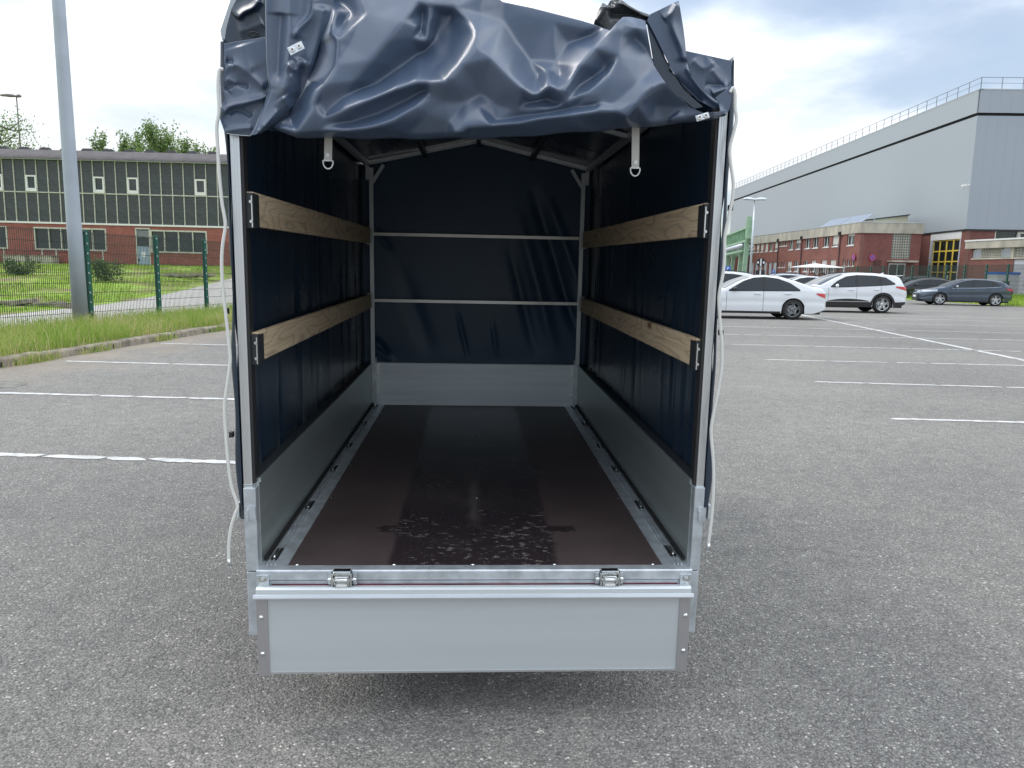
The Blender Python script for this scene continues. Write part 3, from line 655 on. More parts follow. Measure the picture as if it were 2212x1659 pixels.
# ---- shrubs and trees
def leafcloud(n, f, size, seed, flat=.4):
    g = np.random.default_rng(seed); P = np.array([f(g) for _ in range(n)])
    a = g.normal(size=(n, 3)); a /= np.linalg.norm(a, axis=1)[:, None]; b = g.normal(size=(n, 3)); b -= a*(a*b).sum(1)[:, None]; b /= np.linalg.norm(b, axis=1)[:, None]
    s = size*g.uniform(.6, 1.4, (n, 1)); V = np.stack([P-a*s, P+b*s*.5, P+a*s, P-b*s*.5], 1).reshape(-1, 3)
    F = np.arange(n*4).reshape(n, 4); return V.tolist(), F.tolist()
def shrub(px, D, w, h, label, seed, n=1700):
    p = wp(px, D); z = terr(p.x, p.y); t = empty('shrub', (p.x, p.y, z), 0, label, 'shrub')
    cl = [(random.Random(seed+i).uniform(-w*.4, w*.4), random.Random(seed+50+i).uniform(-w*.3, w*.3), random.Random(seed+90+i).uniform(h*.15, h*.75)) for i in range(14)]
    def f(g):
        c = cl[g.integers(len(cl))]; return (c[0]+g.normal(0, w*.11), c[1]+g.normal(0, w*.11), max(.02, c[2]+g.normal(0, h*.13)))
    v, fc = leafcloud(n, f, .055, seed); mesh('foliage', v, fc, M['leaf2'], t)
    st = MB(); 
    for c in cl: st.tube([(0,0,-.05), (c[0]*.4, c[1]*.4, c[2]*.5), c], [.02, .014, .006], 5)
    st.build('stems', M['bark'], t)
shrub(228, 33, 1.35, 1.05, 'rounded dark green shrub in the meadow right of the grey mast', 3)
shrub(42, 36, 1.5, .75, 'low dark shrub in the meadow left of the grey mast', 9)
def tree(px, D, H, r, label, seed, n=4200, kind='poplar', group=None, zb=.5):
    g0 = random.Random(seed); p = wp(px, D); t = empty('poplar_tree' if kind == 'poplar' else 'broadleaf_tree', (p.x, p.y, zb), 0, label, 'tree', group)
    tr = MB(); limbs = []
    tr.tube([(0,0,-.5), (g0.uniform(-.2,.2), 0, H*.4), (g0.uniform(-.3,.3), 0, H*.8), (0, 0, H*.95)], [r*.09, r*.06, r*.03, r*.01], 8)
    nl = 46
    for i in range(nl):
        z0 = H*(.30+.6*i/nl); a = g0.uniform(0, 6.28)
        if kind == 'poplar': k = r*(1-.62*(i/nl)**1.5)*g0.uniform(.35, 1.0); e = Vector((math.cos(a)*k, math.sin(a)*k, z0+g0.uniform(.10,.20)*H))
        else: k = r*math.sin(min(1, .35+.65*(1-abs(i/nl-.45)))*1.57)*g0.uniform(.45, 1.05); e = Vector((math.cos(a)*k, math.sin(a)*k, z0+g0.uniform(-.02,.12)*H))
        e.z = min(e.z, H*1.02); s = Vector((0, 0, z0)); m_ = (s+e)/2+Vector((0,0,-.02*H)); tr.tube([s, m_, e], [r*.022, r*.014, r*.004], 5, False); limbs.append((s, m_, e))
    tr.build('trunk', M['bark'], t)
    sg = r*(.10 if kind == 'poplar' else .13)
    def f(g):
        s, m_, e = limbs[g.integers(len(limbs))]; q = g.uniform(.25, 1.08); c = s+(e-s)*q
        return (c.x+g.normal(0, sg), c.y+g.normal(0, sg), c.z+g.normal(0, sg*(1.5 if kind == 'poplar' else 1)))
    v, fc = leafcloud(int(n*1.2), f, .14 if kind == 'poplar' else .10, seed); mesh('crown', v, fc, M['leaf'], t)
def zt(py, px, D): return (zd0(px, py, D)-.5)*1.0
G = 'poplars rising behind the workshop roof'
tree(231, 80, zt(296, 213, 80), 1.7, 'slender poplar top left of all behind the dark workshop roof', 21, 2600, group=G)
tree(281, 82, zt(296, 263, 82), 1.9, 'narrow poplar with pointed top next to the slender one, behind the roof', 22, 3000, group=G)
tree(308, 80, zt(298, 290, 80), 1.7, 'narrow poplar close left of the tallest crown behind the roof', 23, 3000, group=G)
tree(355, 78, zt(283, 337, 78), 3.3, 'tallest and broadest poplar behind the workshop roof', 24, 9000, group=G)
tree(408, 82, zt(312, 390, 82), 2.5, 'lower bushy poplar right of the tallest crown behind the roof', 25, 5000, group=G)
tree(440, 84, zt(319, 422, 84), 1.8, 'small poplar second from the right behind the roof', 26, 3200, group=G)
tree(464, 84, zt(326, 446, 84), 1.5, 'smallest poplar at the right end of the row, beside the trailer', 27, 2600, group=G)
tree(16, 66, zt(222, 0, 66), 4.2, 'loose broadleaf tree at the left edge behind the workshop, beside the lamp', 31, 6500, 'round')
# street lamp behind the workshop
def lamp_far(px, D, ptop, label, double=False):
    p = wp(px, D); h = 1.36+(HX(px)-ptop)*D/FPX; t = empty('street_lamp', (p.x, p.y, 0), -.0545, label, 'street lamp')
    MB().tube([(0,0,0), (0,0,h*.5), (0,0,h)], [.11,.085,.05], 12).build('pole', M['galv'] if double else M['lampdark'], t, True)
    s = D/FPX
    def head(x0, x1, dz=0):
        n = 10; pr = [(0,.03*s/.04),(.15,.085*s/.04),(.6,.10*s/.04),(1,.03*s/.04)]; mb = MB(); cs = []
        for k in range(11):
            u = k/10; hw = .19*math.sin(math.pi*min(1,max(0,.12+.80*u)))**.5; hz = .19*math.sin(math.pi*(.1+.82*u))**.7
            cs.append([(x0+(x1-x0)*u, hw*math.cos(a), dz+hz*max(math.sin(a), -.35)+.06*u) for a in np.linspace(0, 2*math.pi, 13)[:-1]])
        v = [q for c in cs for q in c]; f = [(i*12+k, i*12+(k+1) % 12, (i+1)*12+(k+1) % 12, (i+1)*12+k) for i in range(10) for k in range(12)]+[tuple(range(12)), tuple(range(120, 132))]
        mb.add(v, f); o = mb.build('lamp_head', M['lampdark'] if not double else M['galv'], t, True)
        MB().add([(x0+(x1-x0)*.2, -.12, dz-.04), (x0+(x1-x0)*.9, -.12, dz-.02), (x0+(x1-x0)*.9, .12, dz-.02), (x0+(x1-x0)*.2, .12, dz-.04)], [(0,1,2,3)]).build('lamp_glass', M['headlight'], o)
    head(.05*s/.04, -1.35*s/.04*1.0 if not double else -.95*s/.04, h)
    MB().tube([(0,0,h-.02),(.0,0,h+.05)], .07, 10).build('neck', M['galv'] if double else M['lampdark'], t)
    if double: head(-.05*s/.04, 1.0*s/.04, h)
    else: head(-.02, .38*s/.04, h-.03)
lamp_far(64, 68, 228, 'old street lamp with one flat weathered head above the workshop roof, far left')
#SPLIT
# ================================================================ right side: hall, office, annex
def sl_(px, py): d = _ray(px, py, BE); return d.z/d.dot(CF)
def zd(px, py, D): return CAM.z+sl_(px, py)*D
def frame(name, P, Q, label, cat):                 # P near corner, Q far point: local y = P->Q, local x = to the right
    A = (Q-P); A.z = 0; A.normalize(); r = empty(name, (P.x, P.y, 0), math.atan2(-A.x, A.y), label, cat); return r, A, Vector((A.y, -A.x, 0))
def yw(px, py, P, A): return hitwall(px, py, P, A)                # (s along wall, z)
# ---- hall
K = wp(2075, 75.5); DL = 75.5*sl_(2118, 195)/sl_(1582, 412); KQ = wp(1571, DL)
hall, A, B = frame('grey_hall', K, KQ, 'huge pale grey metal-clad hall with roof railing and yellow folding door, at right', 'building')
HL = (KQ-K).length; z_top = zd(2118, 195, 75.5); z_gap = zd(2115, 246, 75.5); z_cl = zd(2087.6, 494.7, 75.5); HW = 45.0
MB().box(.12, HW, .12, HL, z_cl-.1, z_top-.3).build('core', M['black'], hall)
def clad(name, x, y, rz, L, z0, z1, m, step=1.0, proud=0):
    n = int(round(L/step)); first = None
    for i in range(n):
        if first is None:
            mb = MB().box(.003, step-.003, -proud, .10, z0, z1); first = mb.build(name, m, hall, bevel=0)
            o = first
        else: o = first.copy(); S.collection.objects.link(o)
        o.rotation_euler.z = rz; c, s = math.cos(rz), math.sin(rz); o.location = (x+c*i*step, y+s*i*step, 0)
clad('wall_panel', 0, 0, R_(90), HL, z_cl, z_gap-.16, M['hallmetal'], 1.0)      # long side: along +y, faces -x
for o in list(hall.children):
    if o.name.startswith('wall_panel'): o.rotation_euler.z = R_(90); 
clad('parapet_panel', 0, 0, R_(90), HL, z_gap+.10, z_top, M['hallmetal'], 1.0, 0)
clad('front_panel', 0, 0, 0, HW, z_cl, z_gap-.16, M['hallmetal_shade'], 1.0)
clad('front_parapet_panel', 0, 0, 0, HW, z_gap+.10, z_top, M['hallmetal_shade'], 1.0, 0)
for o in list(hall.children):                       # long side panels hang outward of the core
    if abs(o.rotation_euler.z-R_(90)) < .01: o.location.x += 0.10
    if o.name.startswith(('parapet_panel',)): o.location.x -= .12
    if o.name.startswith(('front_parapet',)): o.location.y -= .12
MB().box(-.10, HW, -.14, .3, z_top, z_top+.12).box(-.14, .3, -.14, HL, z_top+.001, z_top+.121).box(.3, HW, .3, HL, z_top-.3, z_top+.02).build('roof_edge', M['hallmetal'], hall)
MB().box(-.06, .3, .0, HL, z_cl-.16, z_cl-.02).box(.0, HW, -.06, .3, z_cl-.161, z_cl-.021).build('drip_flashing', M['trim'], hall)
rl = None
def rail_piece(p, rz):
    global rl
    if rl is None:
        m_ = MB(); m_.bar((0,0,0), (0,0,1.1), .05, .05, (0,1,0)); m_.bar((0,.03,1.1), (0,1.97,1.1), .045, .045); m_.bar((0,.03,.58), (0,1.97,.58), .03, .03); rl = m_.build('railing', M['railgrey'], hall); o = rl
    else: o = rl.copy(); S.collection.objects.link(o)
    o.location = p; o.rotation_euler.z = rz
for i in range(int(HL/2)): rail_piece((.1, .1+i*2, z_top+.12), 0)
for i in range(20): rail_piece((.1+i*2, .1, z_top+.12), R_(-90))
# brick base with door opening
s_l, z1 = yw(2015, 518, K, A); s_r, _ = yw(2074, 516, K, A); zlin = yw(2045, 498, K, A)[1]; ztop_leaf = yw(2040, 518, K, A)[1]
s_r = max(s_r, .9)
bw_ = MB(); bw_.box(.05, .5, s_l+.5, HL, -.2, z_cl-.16).box(.05, .5, .0, s_r-.2, -.2, z_cl-.16)
bw_.build('side_brick_wall', brickmat('hall_side_brick', (.27,.10,.075), (.20,.07,.055), (.22,.13,.10), 'y'), hall)
MB().box(.02, .5, s_r-.2, s_l+.5, ztop_leaf, z_cl-.162).build('door_lintel', M['white_frame'], hall)
MB().box(.02, .5, s_l+.0, s_l+.5, -.1, ztop_leaf).box(.02, .5, s_r-.2, s_r, -.1, ztop_leaf).build('door_jamb', M['greydoor'], hall)
dd = MB().box(.28, .30, s_r, s_l, 0, ztop_leaf).build('folding_door', M['yellow'], hall)
nl = 4; lw_ = (s_l-s_r)/nl
for i in range(nl):
    a0 = s_r+i*lw_; f = MB(); w = .11; hh = ztop_leaf/5.0
    f.box(.14, .22, a0+.02, a0+w, 0, ztop_leaf).box(.14, .22, a0+lw_-w, a0+lw_-.02, 0, ztop_leaf)
    for k in range(1, 6): f.box(.145, .215, a0+w, a0+lw_-w, hh*k-.13, hh*k-.01)
    f.box(.16, .2, a0+w, a0+lw_-w, 0, hh-.13); lf = f.build('door_leaf', M['yellow'], dd)
    f = MB()
    for k in range(1, 5): f.box(.17, .19, a0+w, a0+lw_-w, hh*k-.01, hh*(k+1)-.13)
    f.build('door_panes', M['glass'], dd)
MB().box(.12, .139, s_r+lw_*1.3, s_r+lw_*1.5, hh*1.3, hh*1.65).build('round_notice', M['white_sign'], dd)
# front brick base with strip window
kb = yw(2100, 600, K, B)
w0 = yw(2150.5, 500, K, B)[0]; wz1 = z_cl-.18; wz0 = wz1-1.9
fb_ = MB(); fb_.box(.5, w0, .05, .5, -.2, z_cl-.16).box(.051, .5, .05, .5, -.2, z_cl-.162).box(w0, HW, .052, .498, -.2, wz0)
fb_.build('front_brick_wall', brickmat('hall_front_brick', (.25,.09,.07), (.18,.065,.055), (.21,.12,.10), 'x'), hall)
for i in range(8):
    x0 = w0+i*2.2; f = MB().box(x0, x0+.1, .05, .3, wz0, wz1).box(x0+.1, x0+2.2, .05, .3, wz0, wz0+.1)
    if i == 1: f.box(x0+.1, x0+.3, .04, .3, wz0+.1, wz1).box(x0+2.0, x0+2.2, .04, .3, wz0+.1, wz1).box(x0+.3, x0+2, .04, .3, wz1-.2, wz1)
    fo = f.build('strip_window', M['bar'], hall); MB().box(x0+.1, x0+2.2, .2, .22, wz0+.1, wz1).build('pane', M['glass'], fo)
cc = yw(2096.5, 402, K, A); zc_ = zd(2096, 402, 75)
o = MB().box(-.55, -.05, -.05, .07, zc_+.1, zc_+.25).lathe([(0,-.22),(.16,-.18),(.22,0),(.2,.12),(0,.14)], (-.65, .0, zc_+.05), 'z', 14).build('security_camera', M['white_frame'], hall, False)

# ---- office
C0 = wp(1851.3, 78); DO = 78*sl_(1851.6, 480)/sl_(1621.4, 512); C1 = wp(1619, DO)
off, A2, B2 = frame('brick_office', C0, C1, 'long two-storey red brick office with concrete fascia and roller shutters, beneath the hall', 'building')
OL = (C1-C0).length; zt = zd(1851.6, 480, 78); zf = zd(1851.6, 502.8, 78); OW = yw(1994, 479, C0, B2)[0]
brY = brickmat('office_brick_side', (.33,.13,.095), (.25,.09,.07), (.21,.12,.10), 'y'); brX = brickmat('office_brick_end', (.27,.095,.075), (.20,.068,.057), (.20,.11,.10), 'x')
Z5 = lambda zx, zy: (1536+.19844*zx, 384+.19844*zy)
def s5(zx, zy): return yw(*Z5(zx, zy), C0, A2)
up = [(450,480),(497,527),(543,573),(592,622),(642,672),(695,728),(753,775),(783,803),(810,830),(850,897),(925,975),(1025,1082),(1107,1167),(1222,1285),(1320,1387),(1480,1558)]
lo_ = [(735,752),(763,782),(792,808),(832,880),(905,952),(1005,1055),(1090,1140),(1200,1258),(1295,1358),(1433,1462),(1478,1507),(1525,1555)]
UZ = (s5(1520,745)[1], s5(1520,605)[1]); LZ = (s5(1340,1030)[1], s5(1340,893)[1]); LZs = s5(1440,985)[1]
uw = []
for a, b in up: s0 = s5(b, 700)[0]; s1 = s5(a, 700)[0]; uw.append((s0, s1, UZ[0] if (b-a) > 24 else UZ[0]+.55, UZ[1]))
lw2 = []
for a, b in lo_: s0 = s5(b, 930)[0]; s1 = s5(a, 930)[0]; lw2.append((s0, s1, LZ[0] if (b-a) > 31 else LZs+.1, LZ[1]))
gar = [(430,465),(478,512),(525,558),(572,607),(625,660),(672,715)]
gw = []
for a, b in gar: s0 = s5(b, 930)[0]; s1 = s5(a, 930)[0]; gw.append((s0, s1, .0, s5(690, 860)[1]))
w = MB(); w.box(0, .35, 0, OL, UZ[1], zf).box(0, .35, 0, OL, LZ[1], UZ[0]).box(0, .35, 0, gw[-1][0]-.3, -.3, LZ[0])
def row(wins, z0, z1, a, b):
    wins = sorted(wins); cur = a
    for s0, s1, q0, q1 in wins:
        w.box(.0, .35, cur, s0, z0, z1); cur = s1
        if q0 > z0+.01: w.box(.002, .348, s0, s1, z0, q0)
        if q1 < z1-.01: w.box(.002, .348, s0, s1, q1, z1)
    w.box(.0, .35, cur, b, z0, z1)
row(uw, UZ[0], UZ[1], 0, OL); row(lw2, LZ[0], LZ[1], 0, gw[-1][0]-.3); row(gw, -.3, LZ[1], gw[-1][0]-.3, OL)
w.build('side_brick_wall', brY, off)
MB().box(.6, OW-.4, .6, OL-.5, -.2, zf).build('dark_interior', M['black'], off)
shut = {0:.75, 1:.8, 2:.85, 3:.97, 4:0, 5:.75, 9:0, 10:.4, 11:0, 12:0, 13:0, 14:.85, 15:.22}
def owin(s0, s1, z0, z1, sh=0, mull=True):
    f = MB(); t = .07; f.box(.12, .2, s0, s1, z1-t, z1).box(.12, .2, s0, s1, z0+.10, z0+.10+t).box(.12, .2, s0, s0+t, z0+.17, z1-t).box(.12, .2, s1-t, s1, z0+.17, z1-t)
    if mull and s1-s0 > .9: f.box(.12, .2, (s0+s1)/2-.05, (s0+s1)/2+.05, z0+.17, z1-t)
    o = f.build('window', M['white_frame'], off); MB().box(-.05, .2, s0-.03, s1+.03, z0, z0+.10).build('sill', M['white_frame'], o)
    MB().box(.165, .18, s0+t, s1-t, z0+.17, z1-t).build('pane', M['glass'], o)
    if sh: MB().box(.08, .11, s0+.01, s1-.01, z1-(z1-z0-.12)*sh, z1-.005).build('roller_shutter', M['shutter'], o)
for i, (s0, s1, a, b) in enumerate(uw): owin(s0, s1, a, b, shut.get(i, 0))
for i, (s0, s1, a, b) in enumerate(lw2): owin(s0, s1, a, b, {3:.5, 6:.6, 7:.95, 8:.95}.get(i, 0))
for i, (s0, s1, a, b) in enumerate(gw): MB().box(.1, .2, s0, s1, -.1, b).build('garage_panel', M['greydoor'], off)
# end face
z6 = lambda zx, zy: (1865.3+.19844*zx, 384+.19844*zy)
def e6(zx, zy): return yw(*z6(zx, zy), C0, B2)
g0, gz1 = e6(325, 568); g1, gz0 = e6(500, 884); d0, dz1_ = e6(275, 928); d1, _ = e6(465, 928)
w = MB(); w.box(.351, g0, 0, .35, gz0, gz1).box(g1, OW, 0, .35, gz0, gz1).box(.351, OW, 0, .35, gz1, zf).box(.351, d0, 0, .35, -.3, gz0).box(d1, OW, 0, .35, -.3, gz0).box(d0, d1, .002, .348, dz1_, gz0)
w.box(OW-.35, OW, .36, OL, -.3, zf).box(.36, OW-.36, OL-.35, OL, -.3, zf).build('end_brick_wall', brX, off)
gb_ = MB(); nc, nr = 8, 11; cw, ch = (g1-g0)/nc, (gz1-gz0)/nr
for i in range(nc+1): gb_.box(g0+i*cw-.035, g0+i*cw+.035, .05, .2, gz0, gz1)
for j in range(nr+1): gb_.box(g0, g1, .051, .199, gz0+j*ch-.035, gz0+j*ch+.035)
go = gb_.build('stair_window', M['concrete2'], off); blk = None
for i in range(nc):
    for j in range(nr):
        if blk is None: blk = MB().box(.04, cw-.04, .07, .15, .04, ch-.04).build('glass_block', M['glassblock'], go, bevel=.02); o = blk
        else: o = blk.copy(); S.collection.objects.link(o)
        o.location = (g0+i*cw, 0, gz0+j*ch)
MB().box(g0-.4, g1+.5, -.9, .1, gz0-.35, gz0-.18).build('canopy_slab', M['concrete2'], off)
dr_ = MB(); dm = (d0+d1)/2+.1
for x in (d0, dm-.1, d1-.12): dr_.box(x, x+.12, .05, .2, 0, dz1_-.05)
dr_.box(d0, d1, .051, .199, dz1_-.15, dz1_).build('entrance_door', M['white_frame'], off)
MB().box(d0+.12, d1-.12, .12, .14, 0, dz1_-.15).build('entrance_glass', M['glass'], off)
v0, vz1 = e6(105, 890); v1, vz0 = e6(190, 965); hv = MB()
for i in range(6):
    for j in range(6):
        if (i+j) % 2: hv.box(v0+(v1-v0)*i/6, v0+(v1-v0)*(i+1)/6, -.004, .01, vz0+(vz1-vz0)*j/6, vz0+(vz1-vz0)*(j+1)/6)
hv.build('vent_holes', M['black'], off)
MB().box(-.12, OW+.1, -.12, .3, zf, zt).box(-.12, .3, .3, OL+.1, zf, zt).box(OW-.2, OW+.1, .3, OL+.1, zf, zt).build('concrete_fascia', M['concrete2'], off)
MB().box(-.16, OW+.12, -.16, OL+.12, zt, zt+.07).build('roof_cap', M['galv'], off)
for zx in (430, 735, 990, 1405):
    s = s5(zx, 800)[0]; m_ = MB().tube([(-.1, s, -.1), (-.1, s, zf-.1)], .055, 8).box(-.32, -.121, s-.16, s+.16, zf-.05, zf+.32); m_.build('downpipe', M['trim'], off)
# roof collectors and clerestory
ca = s5(1340, 500)[0]; 
for k, (za, zb2) in enumerate(((1120, 1330), (1335, 1560))):
    a0 = s5(zb2, 520)[0]; a1 = s5(za, 520)[0]; f = MB(); n = 4
    for i in range(n):
        y0 = a0+(a1-a0)*i/n; y1 = a0+(a1-a0)*(i+.93)/n
        f.add([(.6, y0, zt+.12), (.6, y1, zt+.12), (2.0, y1, zt+1.05), (2.0, y0, zt+1.05), (.65, y0, zt+.05), (.65, y1, zt+.05), (2.05, y1, zt+.98), (2.05, y0, zt+.98)], [(0,1,2,3),(7,6,5,4),(0,4,5,1),(1,5,6,2),(2,6,7,3),(3,7,4,0)])
    fo = f.build('solar_collector', M['silver_car'], off)
    tag(MB().bar((2.1, a0+.1, zt+.05), (2.1, a0+.1, zt+1.0), .06, .06).bar((2.1, a1-.1, zt+.05), (2.1, a1-.1, zt+1.0), .06, .06).build('collector_frame', M['galv'], fo), kind='stuff')
c0 = yw(1862, 478, C0+A2*6, B2)[0]+1.5; c1_ = yw(1961, 478, C0+A2*6, B2)[0]; zc1 = zd(1961, 465, 84)
MB().prism([(c0-3, zt+.05), (c1_, zt+.05), (c1_, zc1), (c0-3, zt+.35)], 6, 6.6, lambda p, t: (p[0], t, p[1])).build('clerestory_wall', mat('pale_yellow_render', (.62,.60,.44), .8), off)
MB().prism([(c0-3.2, zt+.36), (c1_+.1, zc1+.01), (c1_+.1, zc1+.12), (c0-3.2, zt+.46)], 5.8, 12, lambda p, t: (p[0], t, p[1])).build('clerestory_roof', M['trim'], off)

# ---- round no-stopping signs on the office corner
def nosign(loc, rz, label):
    t = empty('no_stopping_sign', loc, rz, label, 'sign', 'no-stopping signs at the office corner')
    MB().cyl((0, .0, 0), (0, -.02, 0), .34, 28).build('sign_rim', M['red_sign'], t); MB().cyl((0, -.0201, 0), (0, -.026, 0), .27, 28).build('sign_face', M['blue_sign'], t)
    MB().bar((-.2, -.03, -.2), (.2, -.03, .2), .07, .01, (0,1,0)).bar((-.2, -.032, .2), (.2, -.032, -.2), .07, .01, (0,1,0)).build('sign_cross', M['red_sign'], t)
    MB().bar((0, .01, -.34), (0, .12, -.34), .05, .05).build('bracket', M['galv'], t)
x_, z_ = e6(90, 868); nosign(C0+B2*x_-A2*.14+Vector((0,0,z_)), off.rotation_euler.z, 'round blue and red no-stopping sign on the shaded end wall of the brick office')
y_, z_ = s5(1567, 865); nosign(C0+A2*max(.5, y_)-B2*.14+Vector((0,0,z_)), off.rotation_euler.z-R_(90), 'round no-stopping sign seen edge-on on the long side of the brick office')

# ---- annex
N0 = wp(2089.5, 60); rat = sl_(2089.5, 522)/sl_(2212, 516); N1 = wp(2212, 60*rat); Av = (N0-N1).normalized(); N2 = N0-Av*26
ann, A3, B3 = frame('low_annex', N2, N0, 'low brick annex with concrete fascia, glass blocks and pale grey door, at right edge', 'building')
def n6(zx, zy): return yw(*z6(zx, zy), N2, A3)
AL = (N0-N2).length; zt3 = n6(1400, 685)[1]; zf3 = n6(1400, 765)[1]; zw0 = n6(1400, 882)[1]; q0 = n6(1605, 820)[0]; 
se = n6(1185, 820)[0]; dd0 = n6(1747, 1000)[0]-1.0; dd1 = n6(1625, 1000)[0]; dzt = n6(1650, 888)[1]
w = MB().box(0, .3, dd1, AL, -.3, zw0).box(0, .3, 0, dd0, -.3, zw0).box(.002, .298, dd0, dd1, dzt, zw0).box(0, .3, se, AL, zw0, zf3).box(.31, 9, AL-.3, AL, -.3, zf3).box(.31, 9, 0, .3, -.3, zf3)
w.build('brick_wall', brickmat('annex_brick', (.27,.095,.075), (.20,.07,.058), (.23,.14,.11), 'y'), ann)
MB().box(.6, 9, .5, AL-.5, 0, zf3).build('dark_interior', M['black'], ann)
MB().box(-.25, 9.2, -.3, AL+.3, zf3, zt3).build('concrete_fascia', M['concrete2'], ann)
MB().box(-.3, 9.3, -.35, AL+.35, zt3, zt3+.12).build('roof_cap', M['white_frame'], ann)
def louv(a, b): 
    m_ = MB(); n = 9
    for k in range(n): z = zw0+.12+(zf3-zw0-.2)*k/n; m_.bar((.08, a+.04, z), (.08, b-.04, z), .09, .035)
    m_.box(.15, .18, a, b, zw0+.06, zf3); m_.build('louvre', M['galv'], ann)
def gblk(a, b, nx, nz):
    f = MB(); cw = (b-a)/nx; ch = (zf3-zw0-.1)/nz
    for i in range(nx+1): f.box(.06, .2, a+i*cw-.02, a+i*cw+.02, zw0+.06, zf3)
    for j in range(nz+1): f.box(.061, .199, a, b, zw0+.06+j*ch-.02, zw0+.06+j*ch+.02)
    o = f.build('glass_block_window', M['concrete2'], ann); first = None
    for i in range(nx):
        for j in range(nz):
            if first is None: first = MB().box(.09, .16, .025, cw-.025, .025, ch-.025).build('glass_block', M['glassblock'], o); q = first
            else: q = first.copy(); S.collection.objects.link(q)
            q.location = (0, a+i*cw, zw0+.06+j*ch)
sA, sB, sC, sD, sE = [n6(z, 820)[0] for z in (1280, 1285, 1495, 1600, 1635)]
louv(sA, se); gblk(sC, sA, 12, 6); louv(sD, sC); MB().box(-.02, .3, sE, sD, zw0, zf3).build('mullion_block', M['concrete2'], ann); gblk(max(0, sE-5), sE, 18, 6)
MB().box(-.06, .3, max(0, sE-5), se, zw0-.04, zw0+.06).build('window_sill', M['concrete2'], ann)
do = MB().box(.05, .12, dd0, dd1, 0, dzt).build('metal_door', M['greydoor'], ann); nt0, nz1 = n6(1657, 1050); nt1, nz0 = n6(1700, 1100)
MB().box(.03, .049, nt1, nt0, nz0, nz1).build('notice', M['white_sign'], do); MB().box(.02, .029, nt1+(nt0-nt1)*.3, nt1+(nt0-nt1)*.7, nz0+(nz1-nz0)*.3, nz0+(nz1-nz0)*.8).build('notice_print', M['red'], do)
MB().bar((.0, dd0+(dd1-dd0)*.42, 1.0), (.0, dd0+(dd1-dd0)*.42, 1.5), .05, .05, (0,1,0)).build('door_handle', M['black'], do)
p = wp(2164, 50.5); t = empty('pallet_box', (p.x, p.y, 0), .2, 'pale pallet box with blue rim and dark print beside the right fence post', 'box')
MB().box(-.9,.9,-.5,.5,.1,1.75).build('box_wall', M['greydoor'], t); MB().box(-.93,.93,-.53,.53,1.75,1.9).build('blue_rim', M['blue_sign'], t); MB().box(-.6,.1,-.51,-.501,.6,1.3).build('print_panel', M['trim'], t); MB().box(-.9,-.7,-.5,.5,-.02,.1).box(.7,.9,-.5,.5,-.02,.1).build('skid', M['trim'], t)

# ---- green pipe gantry, lamp, signs behind the cars
p0 = wp(1612, 95); p1 = wp(1548, 128); Ag = (p1-p0).normalized(); t = empty('pipe_gantry', (p0.x, p0.y, 0), math.atan2(-Ag.x, Ag.y), 'green steel pipe gantry on slanting columns beside the brick office', 'gantry')
gt = zd(1612, 488, 95); GLn = (p1-p0).length
mb = MB().box(-.25, .25, -.6, GLn, gt-.25, gt).box(-.25, .25, -.6, GLn, gt-1.9, gt-1.65).box(-.03, .03, -.6, GLn, gt-1.65, gt-.25)
for k in range(22): mb.box(-.22, .22, k*GLn/22, k*GLn/22+.06, gt-1.65, gt-.25)
mb.build('beam', M['mint'], t)
gy = lambda px: hitwall(px, 580, p0, Ag)[0]
for y, x0, x1 in ((.3, -.1, -.3), (gy(1600), .1, -.3), (gy(1582), .2, -.2), (gy(1572), .1, -.2), (GLn, 0, 0)):
    MB().bar((x1, y, -.1), (x0, y, gt-1.66), .5, .6, (0,1,0)).build('column', M['mint'], t)
MB().cyl((-.1, -.9, gt-1.6), (-.1, -.9, gt+.6), .45, 10).build('end_bracket', M['mint'], t)
MB().cyl((-.1, -.3, gt+.1), (-.1, -.3, gt+1.1), .28, 10).build('cap_post', M['mint'], t)
for k, (x, z, r_) in enumerate(((-.6, gt-2.4, .28), (-.5, gt-3.1, .22), (.6, gt-2.5, .3), (.7, gt-3.3, .2))): MB().cyl((x, 1, z), (x, GLn, z), r_, 12).build('pipe', M['mint'] if k % 2 else M['galv'], t, True)
p0 = wp(1540, 150); t = empty('distant_shed', (p0.x, p0.y, 0), -.06, 'distant grey and brick shed seen through the legs of the green gantry', 'building')
MB().box(-8, 9, 0, 10, -.2, zd(1560, 545, 150)).build('grey_wall', M['greydoor'], t); MB().box(3, 6, -.5, 0, 0, zd(1600, 538, 150)).build('brick_bay', M['brickB'], t); MB().box(-7.5, 2.5, -.1, 0, 3, 6).build('window_band', M['glass'], t); MB().box(-8.3, 9.3, -.3, 10.3, zd(1560, 545, 150), zd(1560, 545, 150)+.4).build('roof', M['trim'], t)
lamp_far(1620, 66, 437.6, 'tall street lamp with two flat heads in front of the grey hall', True)
def font_text(s, size, m, parent, loc, name='lettering'):
    c = bpy.data.curves.new(name, 'FONT'); c.body = s; c.size = size; c.extrude = .003; c.align_x = 'CENTER'; c.align_y = 'CENTER'; c.materials.append(m)
    q = bpy.data.objects.new(name, c); S.collection.objects.link(q); bpy.context.view_layer.update(); me = bpy.data.meshes.new_from_object(q); bpy.data.objects.remove(q)
    o = bpy.data.objects.new(name, me); S.collection.objects.link(o); o.parent = parent; o.location = loc; o.rotation_euler = (R_(90), 0, 0); return o
